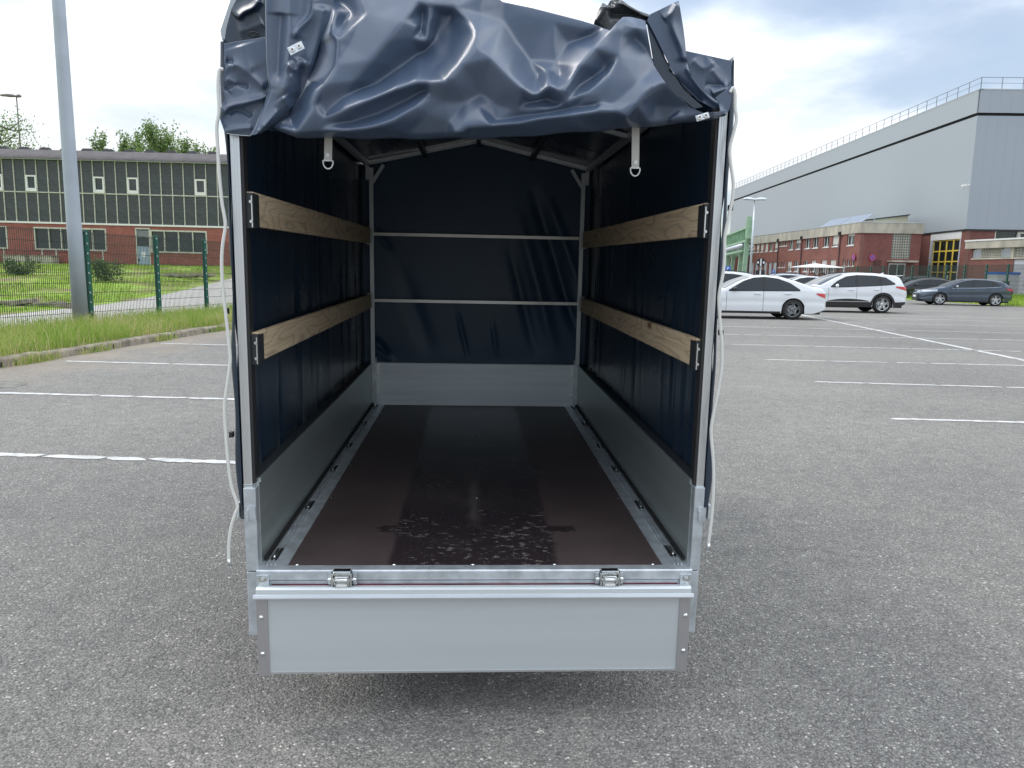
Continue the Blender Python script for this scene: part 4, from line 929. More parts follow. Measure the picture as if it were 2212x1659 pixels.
def psign(px, py, D, w, label):
    p = wp(px, D); z = zd(px, py, D); t = empty('parking_sign', (p.x, p.y, 0), -.3, label, 'sign', 'blue parking signs')
    MB().tube([(0, .03, 0), (0, .03, z+w*.4)], .035, 8).build('post', M['galv'], t); pl = MB().box(-w/2, w/2, -.02, 0, z-w/2, z+w/2).build('sign_plate', M['blue_sign'], t, bevel=.01)
    font_text('P', w*.95, M['white_sign'], pl, (0, -.024, z))
psign(1571.5, 580.5, 60, .42, 'larger blue parking sign above the white estate car by the trailer'); psign(1670, 586.5, 75, .32, 'smaller blue parking sign low against the grey garage panels')
p = wp(1641.5, 62); t = empty('round_road_sign', (p.x, p.y, 0), -.1, 'black and white round road sign over a small plate, before the garage panels', 'sign')
z = zd(1641.5, 567, 62); MB().tube([(0,.03,0),(0,.03,z+.3)], .035, 8).build('post', M['galv'], t); MB().cyl((0,0,z), (0,-.02,z), .36, 24).build('sign_disc', M['trim'], t); MB().box(-.05,.05,-.03,-.021,z-.3,z+.3).box(-.3,-.16,-.03,-.021,z-.08,z+.08).box(.16,.3,-.03,-.021,z-.08,z+.08).build('sign_print', M['white_sign'], t)
z2 = z-.95; MB().box(-.36,.36,-.02,0,z2-.33,z2+.33).build('lower_plate', M['trim'], t); MB().box(-.05,.05,-.03,-.021,z2-.3,z2+.3).build('plate_print', M['white_sign'], t)
# pavilion roof
p = wp(1760, 50); z = zd(1760, 578, 50); t = empty('garden_pavilion', (p.x, p.y, 0), -.2, 'flat white pavilion canopy with hanging loops above the parked cars', 'pavilion')
MB().add([(-1.5,-1.5,z),(1.5,-1.5,z),(1.5,1.5,z),(-1.5,1.5,z),(0,0,z+.28)], [(0,1,4),(1,2,4),(2,3,4),(3,0,4),(3,2,1,0)]).build('canopy', M['white_frame'], t)
for x in (-1.4, 1.4):
    for y in (-1.4, 1.4): MB().bar((x,y,0), (x,y,z), .06, .06, (1,0,0)).build('leg', M['galv'], t)
for k in range(9):
    x = -.8+k*.2; MB().tube([(x-.07, -1.3, z-.01), (x-.06, -1.3, z-.4), (x, -1.3, z-.48), (x+.06, -1.3, z-.4), (x+.07, -1.3, z-.01)], .022, 6).build('hanging_loop', M['trim'] if k % 3 else M['white_frame'], t)

# ---- right fence on its low bank
fq = [wp(px, 0+D) for px, D in ((2178, 45),)]
D2 = 45*sl_(2178, 570.5)/sl_(1881, 574.5); r0 = wp(2175, 45); r1 = wp(1879, D2); rdv = (r1-r0).normalized()
def onr(px):
    d = _ray(px, HX(px), BE); d.z = 0; n = Vector((-rdv.y, rdv.x, 0)); t = (r0-Vector((0,0,0))).dot(n)/d.dot(n); return Vector((d.x*t, d.y*t, 0))
rp = [onr(px) for px in (2175, 2129, 2082, 2042, 2004, 1969, 1938, 1907, 1880, 1850, 1820, 1790, 1760)]
rp = [r0-rdv*5.0, r0-rdv*2.5]+rp
Hr = zd(2175, 570.5, 45)-.36
fence('mesh_fence', 'green mesh fence on a low bank running behind the dark cars to the office', rp, Hr, lambda p: .34, 9, .05, wr=.010)
P = []
for s in np.linspace(-14, (r1-r0).length+6, 60):
    c = r0+rdv*s; n = Vector((rdv.y, -rdv.x, 0)); n = n if n.y < 0 else -n
    P.append([tuple(c+n*q+Vector((0,0,h))) for q, h in ((3.2+.3*math.sin(s*1.7), .0), (2.6, .12), (1.2, .30), (0, .36), (-2, .36), (-3, -.01))])
tag(grid('grass_bank', P, M['meadow']), kind='structure')
g = np.random.default_rng(8); pts = []
n = Vector((rdv.y, -rdv.x, 0)); n = n if n.y < 0 else -n
for i in range(14000):
    s = g.uniform(-12, 14); q = g.uniform(-1.5, 3.3); c = r0+rdv*s+n*q; pts.append((c.x, c.y, np.interp(q, [-2, 0, 1.2, 2.6, 3.2], [.34, .34, .28, .10, 0])))
blades('bank_grass', pts, .12, .38, .02, M['grass2'], .7, 6, 'bright green grass on the low bank at the right edge behind the slate car')
#SPLIT
# ================================================================ parked cars
def car(name, label, loc, heading, prof, W=1.82, belt=None, wheels=(.72, 3.35), wr=.32, sill=.20, paint='white_car', rim='rim_light', spokes=5, twin=True, glass_poly=None,
        cladding=False, L=4.4, wind=None, rear=None, pillars=(), tail=None, head=None, mirror='white_car', mirx=1.35, tum=.16, seams=(), handles=(), plate=True, rails=False, chrome=False, antenna=None, spoiler=None, roofcol=None):
    """car built along x (nose at x=0), y across, z up. prof: silhouette [(x,z)], belt: shoulder line [(x,z)]"""
    t = empty(name, loc, heading, label, 'car', None)
    px_ = np.array([p[0] for p in prof]); pz_ = np.array([p[1] for p in prof]); bx_ = np.array([p[0] for p in belt]); bz_ = np.array([p[1] for p in belt])
    def sm(xs, ps, zs):                      # smoothed interpolation
        k = .05; return sum(np.interp(xs+o, ps, zs) for o in (-1.5*k, -k, -.5*k, 0, .5*k, k, 1.5*k))/7
    top = lambda x: sm(np.asarray(x, float), px_, pz_); bel = lambda x: np.minimum(sm(np.asarray(x, float), bx_, bz_), top(x)-.012)
    def plan(x):                             # half width in plan
        x = np.asarray(x, float); a = np.clip(x/.85, 0, 1); b = np.clip((L-x)/.75, 0, 1)
        return W/2*(.70+.30*np.sqrt(1-(1-a)**2.2))*(.80+.20*np.sqrt(1-(1-b)**2.2))
    def sidey(x, z):                         # half width at height z
        w = plan(x); b = bel(x); u = np.clip((z-sill)/(b-sill+1e-6), 0, 1)
        low = w*(.935+.065*np.sin(np.pi*np.clip(u*.62+.16, 0, 1)))-.018*np.exp(-((u-.52)/.09)**2)
        return np.where(z <= b, low, w*.975-(z-b)*tum*2.0)
    xs = np.unique(np.concatenate([np.linspace(0, L, 90)]+[np.linspace(c-wr*1.2, c+wr*1.2, 36) for c in wheels])); ar = wr*1.13
    def zb(x):
        z = np.full_like(x, sill); z += .10*np.clip((.5-x)/.5, 0, 1)**2+.14*np.clip((x-L+.45)/.45, 0, 1)**1.5
        for c in wheels:
            d = np.abs(x-c); m_ = d < ar; z = np.where(m_, np.maximum(z, wr+np.sqrt(np.maximum(ar**2-d**2, 0))-.0), z)
        return z
    zbs = zb(xs); bs = bel(xs); ts = top(xs); rowsP = []
    zbs = np.minimum(zbs, bs-.03)
    n1, n2, n3 = 12, 7, 6
    prev = None
    for k in range(n1+1):
        z = zbs+(bs-zbs)*k/n1; rowsP.append(np.stack([xs, sidey(xs, z), z], 1))
    ytop = np.maximum(sidey(xs, ts), .1)
    for k in range(1, n2+1):
        u = k/n2; z = bs+(ts-.035*np.minimum(1, (ts-bs)/.1)-bs)*u; rowsP.append(np.stack([xs, np.where(ts-bs > .0, sidey(xs, z)-.012*u**6, 0), z], 1))
    yl = rowsP[-1][:, 1]; zl = rowsP[-1][:, 2]
    for k in range(1, n3+1):
        u = k/n3; rowsP.append(np.stack([xs, yl*(1-u), zl+(ts-zl)*math.sin(u*math.pi/2)**.6], 1))
    half = np.array(rowsP); other = half[::-1][1:].copy(); other[:, :, 1] *= -1; P = np.concatenate([half, other], 0)
    # close nose and tail by bulging end rows
    ends = []
    for j, sgn, ii in ((0, -1, 0), (-1, 1, -1)):
        c = P[:, ii].copy(); ends.append(c)
    def cap(c, off, shrink):
        q = c.copy(); q[:, 0] += off; q[:, 1] *= shrink; zc0 = .55; q[:, 2] = zc0+(q[:, 2]-zc0)*(.3+.7*shrink); return q
    F = [cap(ends[0], -.07, .9), cap(ends[0], -.10, .62), cap(ends[0], -.105, .02)]; Rr = [cap(ends[1], .05, .93), cap(ends[1], .075, .65), cap(ends[1], .08, .02)]
    P = np.concatenate([np.array(F[::-1]).transpose(1, 0, 2), P, np.array(Rr).transpose(1, 0, 2)], 1)
    body = grid('body', P, M[paint], t)
    MB().box(.15, L-.15, -W/2*.86, W/2*.86, sill-.02, sill+.06).box(.4, L-.4, -W/2*.80, W/2*.80, sill+.06, .62).build('underbody', M['black'], t)
    def patch(nm, xr, zlo, zhi, m, side=1, off=.006, rows=5, parent=t):
        xx = np.asarray(xr, float); lo = np.asarray(zlo, float)*np.ones_like(xx); hi = np.asarray(zhi, float)*np.ones_like(xx); Q = []
        for k in range(rows+1):
            z = lo+(hi-lo)*k/rows; Q.append(np.stack([xx, side*(sidey(xx, z)+off), z], 1))
        Q = np.array(Q); 
        if side < 0: Q = Q[::-1]
        return grid(nm, Q, m, parent)
    for side in (1, -1):
        gp = np.array(glass_poly); xs2 = np.linspace(gp[0, 0], gp[-1, 0], 60)
        lo = np.interp(xs2, gp[:, 0], gp[:, 1]); hi = np.interp(xs2, gp[:, 0], gp[:, 2])
        patch('window_surround', xs2, lo-.018, hi+.018, M['trim'], side, .004)
        edges = [gp[0, 0]+.03]+list(pillars)+[gp[-1, 0]-.03]
        for i in range(len(edges)-1):
            a, b = edges[i]+.035, edges[i+1]-.035; sel = np.linspace(a, b, 24)
            patch('side_window', sel, np.interp(sel, gp[:, 0], gp[:, 1])+.004, np.maximum(np.interp(sel, gp[:, 0], gp[:, 2])-.012, np.interp(sel, gp[:, 0], gp[:, 1])+.006), M['carglass'], side, .012)
        if chrome: patch('chrome_strip', xs2, lo-.032, lo-.014, M['chrome'], side, .010, 1)
        for sx in seams:
            zz = np.linspace(sill+.03, float(bel(sx))-.005, 12); xx = np.full(12, sx); 
            Q = np.array([[(sx+d, side*(float(sidey(sx, z))+.0035), z) for z in zz] for d in (-.005, .005)]); grid('door_seam', Q if side < 0 else Q[::-1], M['black'], t)
        for hx, hz in handles: 
            y = float(sidey(hx, hz)); MB().box(hx-.10, hx+.10, min(side*(y+.0), side*(y+.035)), max(side*(y+.0), side*(y+.035)), hz-.016, hz+.016).build('door_handle', M[paint], t, bevel=.008)
        if cladding:
            xx = np.linspace(.05, L-.02, 160); lo = np.minimum(zb(xx)+.001, .9); base = np.maximum(sill+.20, 0)
            arc = np.full_like(xx, sill+.19)+.03*np.clip((xx-L+.6)/.6, 0, 1)
            for c in wheels: d = np.abs(xx-c); r2 = ar+.075; arc = np.where(d < r2, np.maximum(arc, wr+np.sqrt(np.maximum(r2**2-d**2, 0))), arc)
            patch('sill_cladding', xx, lo, arc, M['trim'], side, .010)
            xx = np.linspace(wheels[0]+.55, wheels[1]-.52, 40); u = (xx-xx[0])/(xx[-1]-xx[0])
            patch('door_trim', xx, sill+.215, sill+.215+.10*np.sin(np.pi*u)**.7, M['trim'], side, .012); patch('door_trim_bright', xx, sill+.195, sill+.215, M['chrome'], side, .016, 1)
        else:
            xx = np.linspace(wheels[0]+ar+.02, wheels[1]-ar-.02, 20); patch('sill_strip', xx, sill+.0, sill+.06, M['trim'], side, .004, 1)
        if tail:
            a, b, z0, z1 = tail; xx = np.linspace(a, b, 14); u = (xx-a)/(b-a); patch('tail_light', xx, z1-(z1-z0)*(.25+.75*u**.8), z1-.02*u, M['taillight'], side, .012)
        if head:
            a, b, z0, z1 = head; xx = np.linspace(a, b, 14); u = (xx-a)/(b-a); patch('headlight', xx, z0+(z1-z0)*.45*u, z1-(z1-z0)*.0*u+.02*u, M['headlight'], side, .010)
        mz = float(bel(mirx))+.07; my = side*(float(sidey(mirx, mz))+.12)
        mm = MB(); cs = []
        for k in range(9):
            u = k/8; rr = math.sin(math.pi*(.08+.84*u))**.6; cs.append([(mirx+.075*rr*math.cos(a)*(1 if math.cos(a) < 0 else .5), my+side*(u-.5)*.21, mz+.075*rr*math.sin(a)) for a in np.linspace(0, 2*math.pi, 11)[:-1]])
        v = [q for c in cs for q in c]; f = [(i*10+k, i*10+(k+1) % 10, (i+1)*10+(k+1) % 10, (i+1)*10+k) for i in range(8) for k in range(10)]+[tuple(range(10)), tuple(range(80, 90))]
        mm.add(v, f); mm.build('wing_mirror', M[mirror], t, True)
        if rails: xx = np.linspace(*rails, 16); MB().tube([(x, side*(float(sidey(x, float(top(x))-.05))-.04), float(top(x))+.03*min(1, 8*min((x-rails[0]), rails[1]-x)/(rails[1]-rails[0]))) for x in xx], .017, 6).build('roof_rail', M['trim'], t, True)
    def cross(nm, xa, xb, hw, m, off=.008):
        Q = []
        for x in np.linspace(xa, xb, 14):
            i = np.argmin(abs(xs-x)); yl_ = np.interp(x, xs, yl); zl_ = np.interp(x, xs, zl); tt = np.interp(x, xs, ts); r_ = []
            for yy in np.linspace(-hw, hw, 13): u = 1-min(1, abs(yy)); r_.append((x, yy*yl_, zl_+(tt-zl_)*math.sin(u*math.pi/2)**.6+off))
            Q.append(r_)
        return grid(nm, Q, m, t)
    if wind: cross('windscreen', wind[0], wind[1], .93, M['carglass'])
    if rear: cross('rear_window', rear[0], rear[1], .88, M['carglass'])
    for c in wheels:
        for side in (1, -1):
            yo = side*(float(plan(c))-.015); wo = None
            mb = MB(); s = side
            mb.lathe([(wr*.70, -.0*s), (wr*.94, .0), (wr, -.035*s), (wr, -.19*s), (wr*.93, -.22*s), (wr*.68, -.22*s), (wr*.70, 0)], (0, 0, 0), 'y', 40)
            wo = mb.build('wheel', M['rubber'], t, True); wo.location = (c, yo, wr)
            ri = MB().lathe([(wr*.70, -.005*s), (wr*.655, -.012*s), (wr*.64, -.05*s), (wr*.62, -.17*s)], (0, 0, 0), 'y', 40)
            ri.lathe([(0, -.012*s), (.045, -.012*s), (.07, -.03*s), (.07, -.10*s), (0, -.10*s)], (0, 0, 0), 'y', 16)
            for k in range(spokes):
                for dlt in ((-.13, .13) if twin else (0,)):
                    a = 2*math.pi*k/spokes+.3; a1 = a+dlt*1.35; p0_ = Vector((.045*math.cos(a), -.03*s, .045*math.sin(a))); p1_ = Vector((wr*.655*math.cos(a1), -.018*s, wr*.655*math.sin(a1)))
                    ri.bar(p0_, p1_, .034 if twin else .05, .02, (0, 1, 0))
            ri.build('rim', M[rim], wo, False)
            MB().cyl((0, -.10*s, 0), (0, -.115*s, 0), wr*.45, 24).build('brake_disc', M['galv'], wo); MB().cyl((0, -.14*s, 0), (0, -.2*s, 0), wr*.63, 24).build('wheel_well', M['black'], wo)
    if plate: MB().box(-.125, -.108, -.26, .26, .40, .51).build('number_plate', M['white_sign'], t); MB().box(-.112, -.085, -.55, .55, .22, .60).build('grille', M['trim'], t)
    if spoiler: x0, x1, z0 = spoiler; MB().add([(x0, -.55, z0), (x1, -.5, z0+.02), (x1, .5, z0+.02), (x0, .55, z0), (x0, -.55, z0-.03), (x1, -.5, z0-.005), (x1, .5, z0-.005), (x0, .55, z0-.03)], [(0,1,2,3),(7,6,5,4),(0,4,5,1),(1,5,6,2),(2,6,7,3),(3,7,4,0)]).build('spoiler', M[paint], t, bevel=.006)
    if antenna: x, z = antenna; MB().add([(x-.10, 0, z), (x+.06, -.02, z), (x+.06, .02, z), (x+.07, 0, z+.07)], [(0,1,3),(1,2,3),(2,0,3),(0,2,1)]).build('fin_antenna', M[paint], t)
    return t
# heading: nose (x=0) points -world x for cars that face left; root sits below the nose
pd = (gr(516, 1000)-gr(0, 982)).normalized(); HD = math.atan2(pd.y, pd.x)      # bay direction: nose at left, body runs along +pd
def place(wheel_px, D, xw, rot=0):
    """root location so that the wheel at body x=xw (near side) stands in pixel column wheel_px at depth D"""
    h = HD+rot; p = wp(wheel_px, D); return (p.x-math.cos(h)*xw-math.sin(h)*.85, p.y-math.sin(h)*xw+math.cos(h)*.85, 0), h
sedan = dict(L=4.50, W=1.82, prof=[(0,.60),(.12,.74),(.9,.90),(1.25,.96),(1.75,1.24),(2.15,1.385),(2.6,1.42),(3.05,1.39),(3.55,1.25),(4.0,1.09),(4.3,1.05),(4.42,1.03),(4.50,.90)],
    belt=[(0,.50),(.5,.72),(1.3,.88),(2.5,.92),(3.8,.93),(4.4,.92),(4.5,.8)], wheels=(.84, 3.47), wr=.325, glass_poly=[(1.42,.90,.905),(1.62,.90,1.03),(1.9,.905,1.20),(2.2,.91,1.305),(2.55,.915,1.335),(2.95,.92,1.29),(3.35,.925,1.15),(3.66,.93,.945)],
    pillars=(2.50,), seams=(1.36, 2.52), handles=((2.32,.82),(3.28,.83)), wind=(1.30,2.10), rear=(3.35,3.98), tail=(4.18,4.50,.70,.86), head=(.10,.55,.62,.74))
loc, h = place(1717, 24.1, 3.47)
car('parked_car', 'white sedan with dark alloy wheels parked nearest, next to the trailer', loc, h, paint='white_car', rim='rim_dark', spokes=5, mirror='trim', mirx=1.62, spoiler=(4.18,4.42,1.055), plate=False, **sedan)
suv = dict(L=4.45, W=1.84, prof=[(0,.72),(.12,.90),(.9,1.02),(1.1,1.07),(1.65,1.37),(2.05,1.53),(2.6,1.585),(3.3,1.57),(3.9,1.50),(4.15,1.44),(4.28,1.18),(4.42,1.0),(4.45,.85)],
    belt=[(0,.62),(.6,.86),(1.4,.97),(2.6,1.01),(3.5,1.06),(4.1,1.12),(4.4,.98),(4.45,.8)], wheels=(.86, 3.52), wr=.345, glass_poly=[(1.5,1.0,1.01),(1.75,1.0,1.22),(2.1,1.01,1.40),(2.5,1.03,1.46),(3.2,1.07,1.44),(3.6,1.10,1.38),(3.95,1.14,1.16)],
    pillars=(2.48, 3.38), seams=(1.42, 2.50, 3.42), handles=((2.28,.90),(3.25,.92)), wind=(1.12,2.0), rear=(4.16,4.30), tail=(3.98,4.42,.90,1.06), head=(.06,.55,.74,.86), sill=.24)
loc, h = place(1910, 29.6, 3.52)
car('parked_car', 'white crossover with black lower cladding and bright spoked wheels, right of the sedan', loc, h, paint='white_car', rim='rim_light', spokes=5, cladding=True, mirror='white_car', mirx=1.72, antenna=(3.75,1.53), spoiler=(4.05,4.38,1.475), plate=False, **suv)
loc, h = place(1708+60, 35, 1.2, .0); suv2 = dict(suv); suv2['pillars'] = (2.48, 3.3)
car('parked_car', 'white crossover with black roof strip, half hidden behind the sedan and its neighbour', loc, h, paint='white_car', rim='rim_dark', mirror='trim', mirx=1.72, rails=(1.95, 4.0), plate=True, **suv2)
hatch = dict(L=4.36, W=1.82, prof=[(0,.62),(.12,.78),(.9,.94),(1.15,.99),(1.7,1.26),(2.15,1.41),(2.6,1.44),(3.3,1.41),(3.85,1.31),(4.05,1.18),(4.28,1.02),(4.36,.85)],
    belt=[(0,.54),(.5,.76),(1.4,.92),(2.6,.95),(3.5,1.0),(4.0,1.03),(4.3,.95),(4.36,.8)], wheels=(.90, 3.57), wr=.325, glass_poly=[(1.45,.93,.94),(1.7,.935,1.13),(2.05,.945,1.28),(2.5,.955,1.345),(3.1,.98,1.33),(3.5,1.01,1.24),(3.78,1.04,1.06)],
    pillars=(2.45, 3.36), seams=(1.40, 2.46), handles=((2.28,.84),(3.2,.87)), wind=(1.18,2.05), rear=(3.9,4.12), tail=(4.02,4.34,.78,.93), head=(.04,.75,.68,.80), sill=.19)
loc, h = place(2034, 40.3, .90, -.16)
car('parked_car', 'slate blue hatchback with bright window strip parked alone at far right', loc, h, paint='slate_car', rim='rim_light', spokes=5, mirror='silver_car', mirx=1.66, chrome=True, **hatch)
loc, h = place(1954, 50, .90, -.1)
car('parked_car', 'black hatchback parked behind the slate blue one, pale sky in its windscreen', loc, h, paint='black_car', rim='rim_light', spokes=5, mirror='black_car', mirx=1.66, **hatch)
loc, h = place(1935, 55, .9, -.1)
car('parked_car', 'tall black crossover at the back behind the black hatchback', loc, h, paint='black_car', rim='rim_dark', mirror='black_car', mirx=1.72, rails=(1.95,4.0), **suv)
loc, h = place(1612, 34, 3.75)
car('parked_car', 'white car with roof rails seen over the sedan, directly beside the trailer edge', loc, h, paint='white_car', rim='rim_dark', mirror='white_car', mirx=1.72, rails=(1.95,4.05), **suv)
loc, h = place(1640, 47, 1.0)
car('parked_car', 'silver car of which only the roof shows above the sedan', loc, h, paint='silver_car', rim='rim_dark', mirror='silver_car', mirx=1.72, rails=(1.95,4.0), **suv)
loc, h = place(1700, 43, 1.3)
car('parked_car', 'pale low car of which only the rounded roof shows between two crossovers', loc, h, paint='white_car', rim='rim_dark', mirror='trim', mirx=1.66, **hatch)
#SPLIT
# ================================================================ the trailer
Y0, Y1, XL, XR, FZ = 2.153, 4.674, -.624, .672, .4405; BZ = FZ+.2706; ZE, ZRG = 1.913, 2.056; XM = (XL+XR)/2
T = empty('box_trailer', (0,0,0), 0, 'aluminium box trailer with navy tarpaulin cover thrown open at the back, tailgate hanging down', 'trailer')
T.matrix_world = TM
# floor and rims
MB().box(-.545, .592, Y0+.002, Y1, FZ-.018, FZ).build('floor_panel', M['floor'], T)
for a, b in ((XL, -.546), (.593, XR)):
    side = -1 if a < 0 else 1; ra = MB(); prof = [(a, FZ-.02), (b, FZ-.02), (b, FZ+.002), (a+.045 if side < 0 else b-.078, FZ+.002)]
    ra.box(a, b, Y0+.0, Y1, FZ-.02, FZ+.0025)
    e = a if side < 0 else b
    for q in (.018, .030, .042): ra.box(e-side*q-.002, e-side*q+.002, Y0+.001, Y1-.001, FZ+.0026, FZ+.0075)
    ro = ra.build('edge_rail', M['galv'], T)
    for k, py in enumerate(((1207,1098,1017,965.5,916.6,880) if side < 0 else (1200,1097,1018,967.5,918.5,883))):
        px = (582,655,709,743,775,799)[k] if side < 0 else (1461,1390,1335,1301,1267.5,1244)[k]; p = tz(px, py, FZ+.008)
        x = e-side*.030; tag(MB().box(x-.009, x+.009, p.y, p.y+.085, FZ+.0076, FZ+.011).build('lashing_slot', M['black'], ro)) if 0 else None
        lo = MB().box(x-.010, x+.010, p.y-.0, p.y+.08, FZ+.0077, FZ+.0105).build('lashing_slot', M['black'], ro)
        MB().tube(smoothpts([(x-.000, p.y+.070, FZ+.009), (x, p.y+.05, FZ+.017), (x, p.y+.015, FZ+.017), (x, p.y+.002, FZ+.010)], 5), .0048, 8).build('lashing_ring', M['zinc'], ro, True)
sc0 = None
for x in (-.52, -.23, XM-.015, .26, .565):
    for y in (Y0+.012,): 
        if sc0 is None: sc0 = MB().lathe([(0, .0026), (.0045, .002), (.0065, 0)], (0,0,0), 'z', 10).build('floor_screw', M['zinc'], T); o = sc0
        else: o = sc0.copy(); S.collection.objects.link(o)
        o.location = (x, y, FZ)
for y in (2.81, 3.27, 3.85, 4.4):
    for x in (-.535, XM-.0, .58): o = sc0.copy(); S.collection.objects.link(o); o.location = (x, y, FZ)
# side and front boards: hollow extruded sections with a lip
for side in (-1, 1):
    xa = XL if side < 0 else XR; pr = [(0, FZ-.01), (0, BZ-.016), (-.006, BZ-.012), (-.006, BZ), (.026, BZ), (.026, FZ-.01)]
    o = MB().prism([(xa+side*p, z) for p, z in pr][::side], Y0+.012, Y1, lambda p, t: (p[0], t, p[1])).build('side_board', M['alu_side'], T)
    MB().box(*sorted((xa-side*.012, xa-side*.0015)), Y0+.03, Y1-.02, FZ+.009, FZ+.016).build('gasket', M['black'], o)
    MB().box(*sorted((xa-side*.0005, xa+side*.03)), Y0+.012, Y1, BZ+.0005, BZ+.004).build('board_cap', M['dark_metal'], o)
fbp = [(0, FZ+.004), (0, FZ+.012), (.003, FZ+.014), (.003, BZ-.006), (0, BZ-.004), (0, BZ), (.028, BZ), (.028, FZ)]
fo = MB().prism([(Y1-.02+a, z) for a, z in fbp], XL+.028, XR-.028, lambda p, t: (t, p[0], p[1])).build('front_board', mat('front_board_aluminium', (.84,.90,.94), .42, .25, noise=(2, .10, 3, (.4, 1, 12))), T)
for x in (XL+.001, XR-.0285): MB().box(x, x+.0275, Y1-.017, Y1+.012, FZ-.01, BZ+.03).build('front_corner_post', M['galv'], T)
for x in (XL+.028, XR-.028-.022):
    MB().box(x, x+.022, Y1-.024, Y1-.018, FZ+.005, BZ-.002).build('end_strip', M['alu_bright'], fo)
    for z in (FZ+.075, FZ+.195): MB().lathe([(0, -.004), (.005, -.003), (.007, 0)], (x+.011, Y1-.0245, z), 'y', 10).build('rivet', M['zinc'], fo)
# rear sill
sp = [(0, -.000), (-.035, -.000), (-.038, -.004), (-.038, -.030), (-.034, -.034), (-.034, -.058), (0, -.060)]
MB().prism([(Y0+.0+a, FZ+.003+b) for a, b in sp], XL-.004, XR+.004, lambda p, t: (t, p[0], p[1])).build('rear_sill', M['galv'], T, bevel=.0015)
MB().box(XL+.04, XR-.04, Y0-.0365, Y0-.0345, FZ-.056, FZ-.041).build('primer_strip', M['red'], T)
# corner posts in galvanised steel
bolt = None
def bolts(parent, pts, r=.0075):
    global bolt
    for p in pts:
        if bolt is None: bolt = MB().lathe([(0, -.011), (.004, -.011), (.0045, -.006), (.0075, -.006), (.0078, -.001), (.012, -.001), (.012, 0)], (0,0,0), 'y', 12).build('bolt', M['zinc'], parent); o = bolt
        else: o = bolt.copy(); S.collection.objects.link(o); o.parent = parent
        o.location = p
for side in (-1, 1):
    x0, x1 = ((-.661, -.625) if side < 0 else (.655+.018, .692+.012)); x0_, x1_ = x0, x1
    cp = MB().box(x0, x1, Y0-.022, Y0+.040, FZ-.008, .690 if side < 0 else .697).build('corner_post', M['galv'], T, bevel=.003)
    lowp = MB().box(x0-.0, x1-.002, Y0-.020, Y0+.035, .228, FZ-.010).build('corner_post', M['galv'], T, bevel=.003)
    xb = XL-.002 if side < 0 else XR-.034; zt_ = FZ-.005
    pl = MB().box(xb, xb+.036, Y0-.044, Y0-.0385, FZ-.058, FZ-.010).build('corner_plate', M['galv'], T, bevel=.001)
    bolts(pl, [(xb+.018, Y0-.044, FZ-.022), (xb+.018, Y0-.044, FZ-.046)])
    xi = x1 if side < 0 else x0
    # latch keeper on the post
    c = x0+.020; k = MB().box(c-.008, c+.016, Y0-.030, Y0-.023, .595, .635).box(c-.008, c-.004, Y0-.040, Y0-.0301, .595, .628).build('latch_keeper', M['galv'], cp)
    # tensioner lever outside
    xo = x0-.002 if side < 0 else x1+.002
    MB().box(*sorted((xo, xo+side*.018)), Y0+.005, Y0+.05, .585, .645).build('toggle_latch', M['dark_metal'], T, bevel=.003)
    MB().box(*sorted((xo+side*.0185, xo+side*.026)), Y0+.0, Y0+.035, .590, .635).build('latch_lever', M['galv'], T, bevel=.002)
# tailgate hanging down
ty0 = Y0-.060
tp = [(ty0-.012, .384), (ty0-.010, .397), (ty0-.002, .402), (ty0+.014, .400), (ty0+.018, .392), (ty0+.018, .128), (ty0-.004, .128), (ty0-.004, .368), (ty0-.014, .372)]
tg = MB().prism(tp, XL+.002, XR-.006, lambda p, t: (t, p[0], p[1]))
tgo = tg.build('tailgate', M['alu'], T, bevel=.0015)
MB().prism([(ty0-.020, .371), (ty0-.020, .375), (ty0-.0165, .383), (ty0-.013, .384), (ty0-.0125, .371)], XL-.004, XR+.0, lambda p, t: (t, p[0], p[1])).build('tailgate_rail', M['alu_bright'], tgo)
MB().box(XL+.003, XR-.007, ty0-.0055, ty0-.0042, .1285, .135).build('bottom_seam', M['alu_bright'], tgo)
for x in (XL+.003, XR-.007-.030):
    MB().box(x-.001, x+.031, ty0-.0085, ty0-.0045, .126, .369).build('end_cap', mat('end_cap_aluminium', (.50,.49,.50), .45, .8) if 'ec' not in M else M['ec'], tgo)
    for z in (.310, .195): 
        q = x+(.012 if x < 0 else .018); MB().lathe([(0, -.005), (.004, -.005), (.006, -.003), (.0075, 0)], (q, ty0-.0086, z), 'y', 12).build('rivet', M['zinc'], tgo, True)
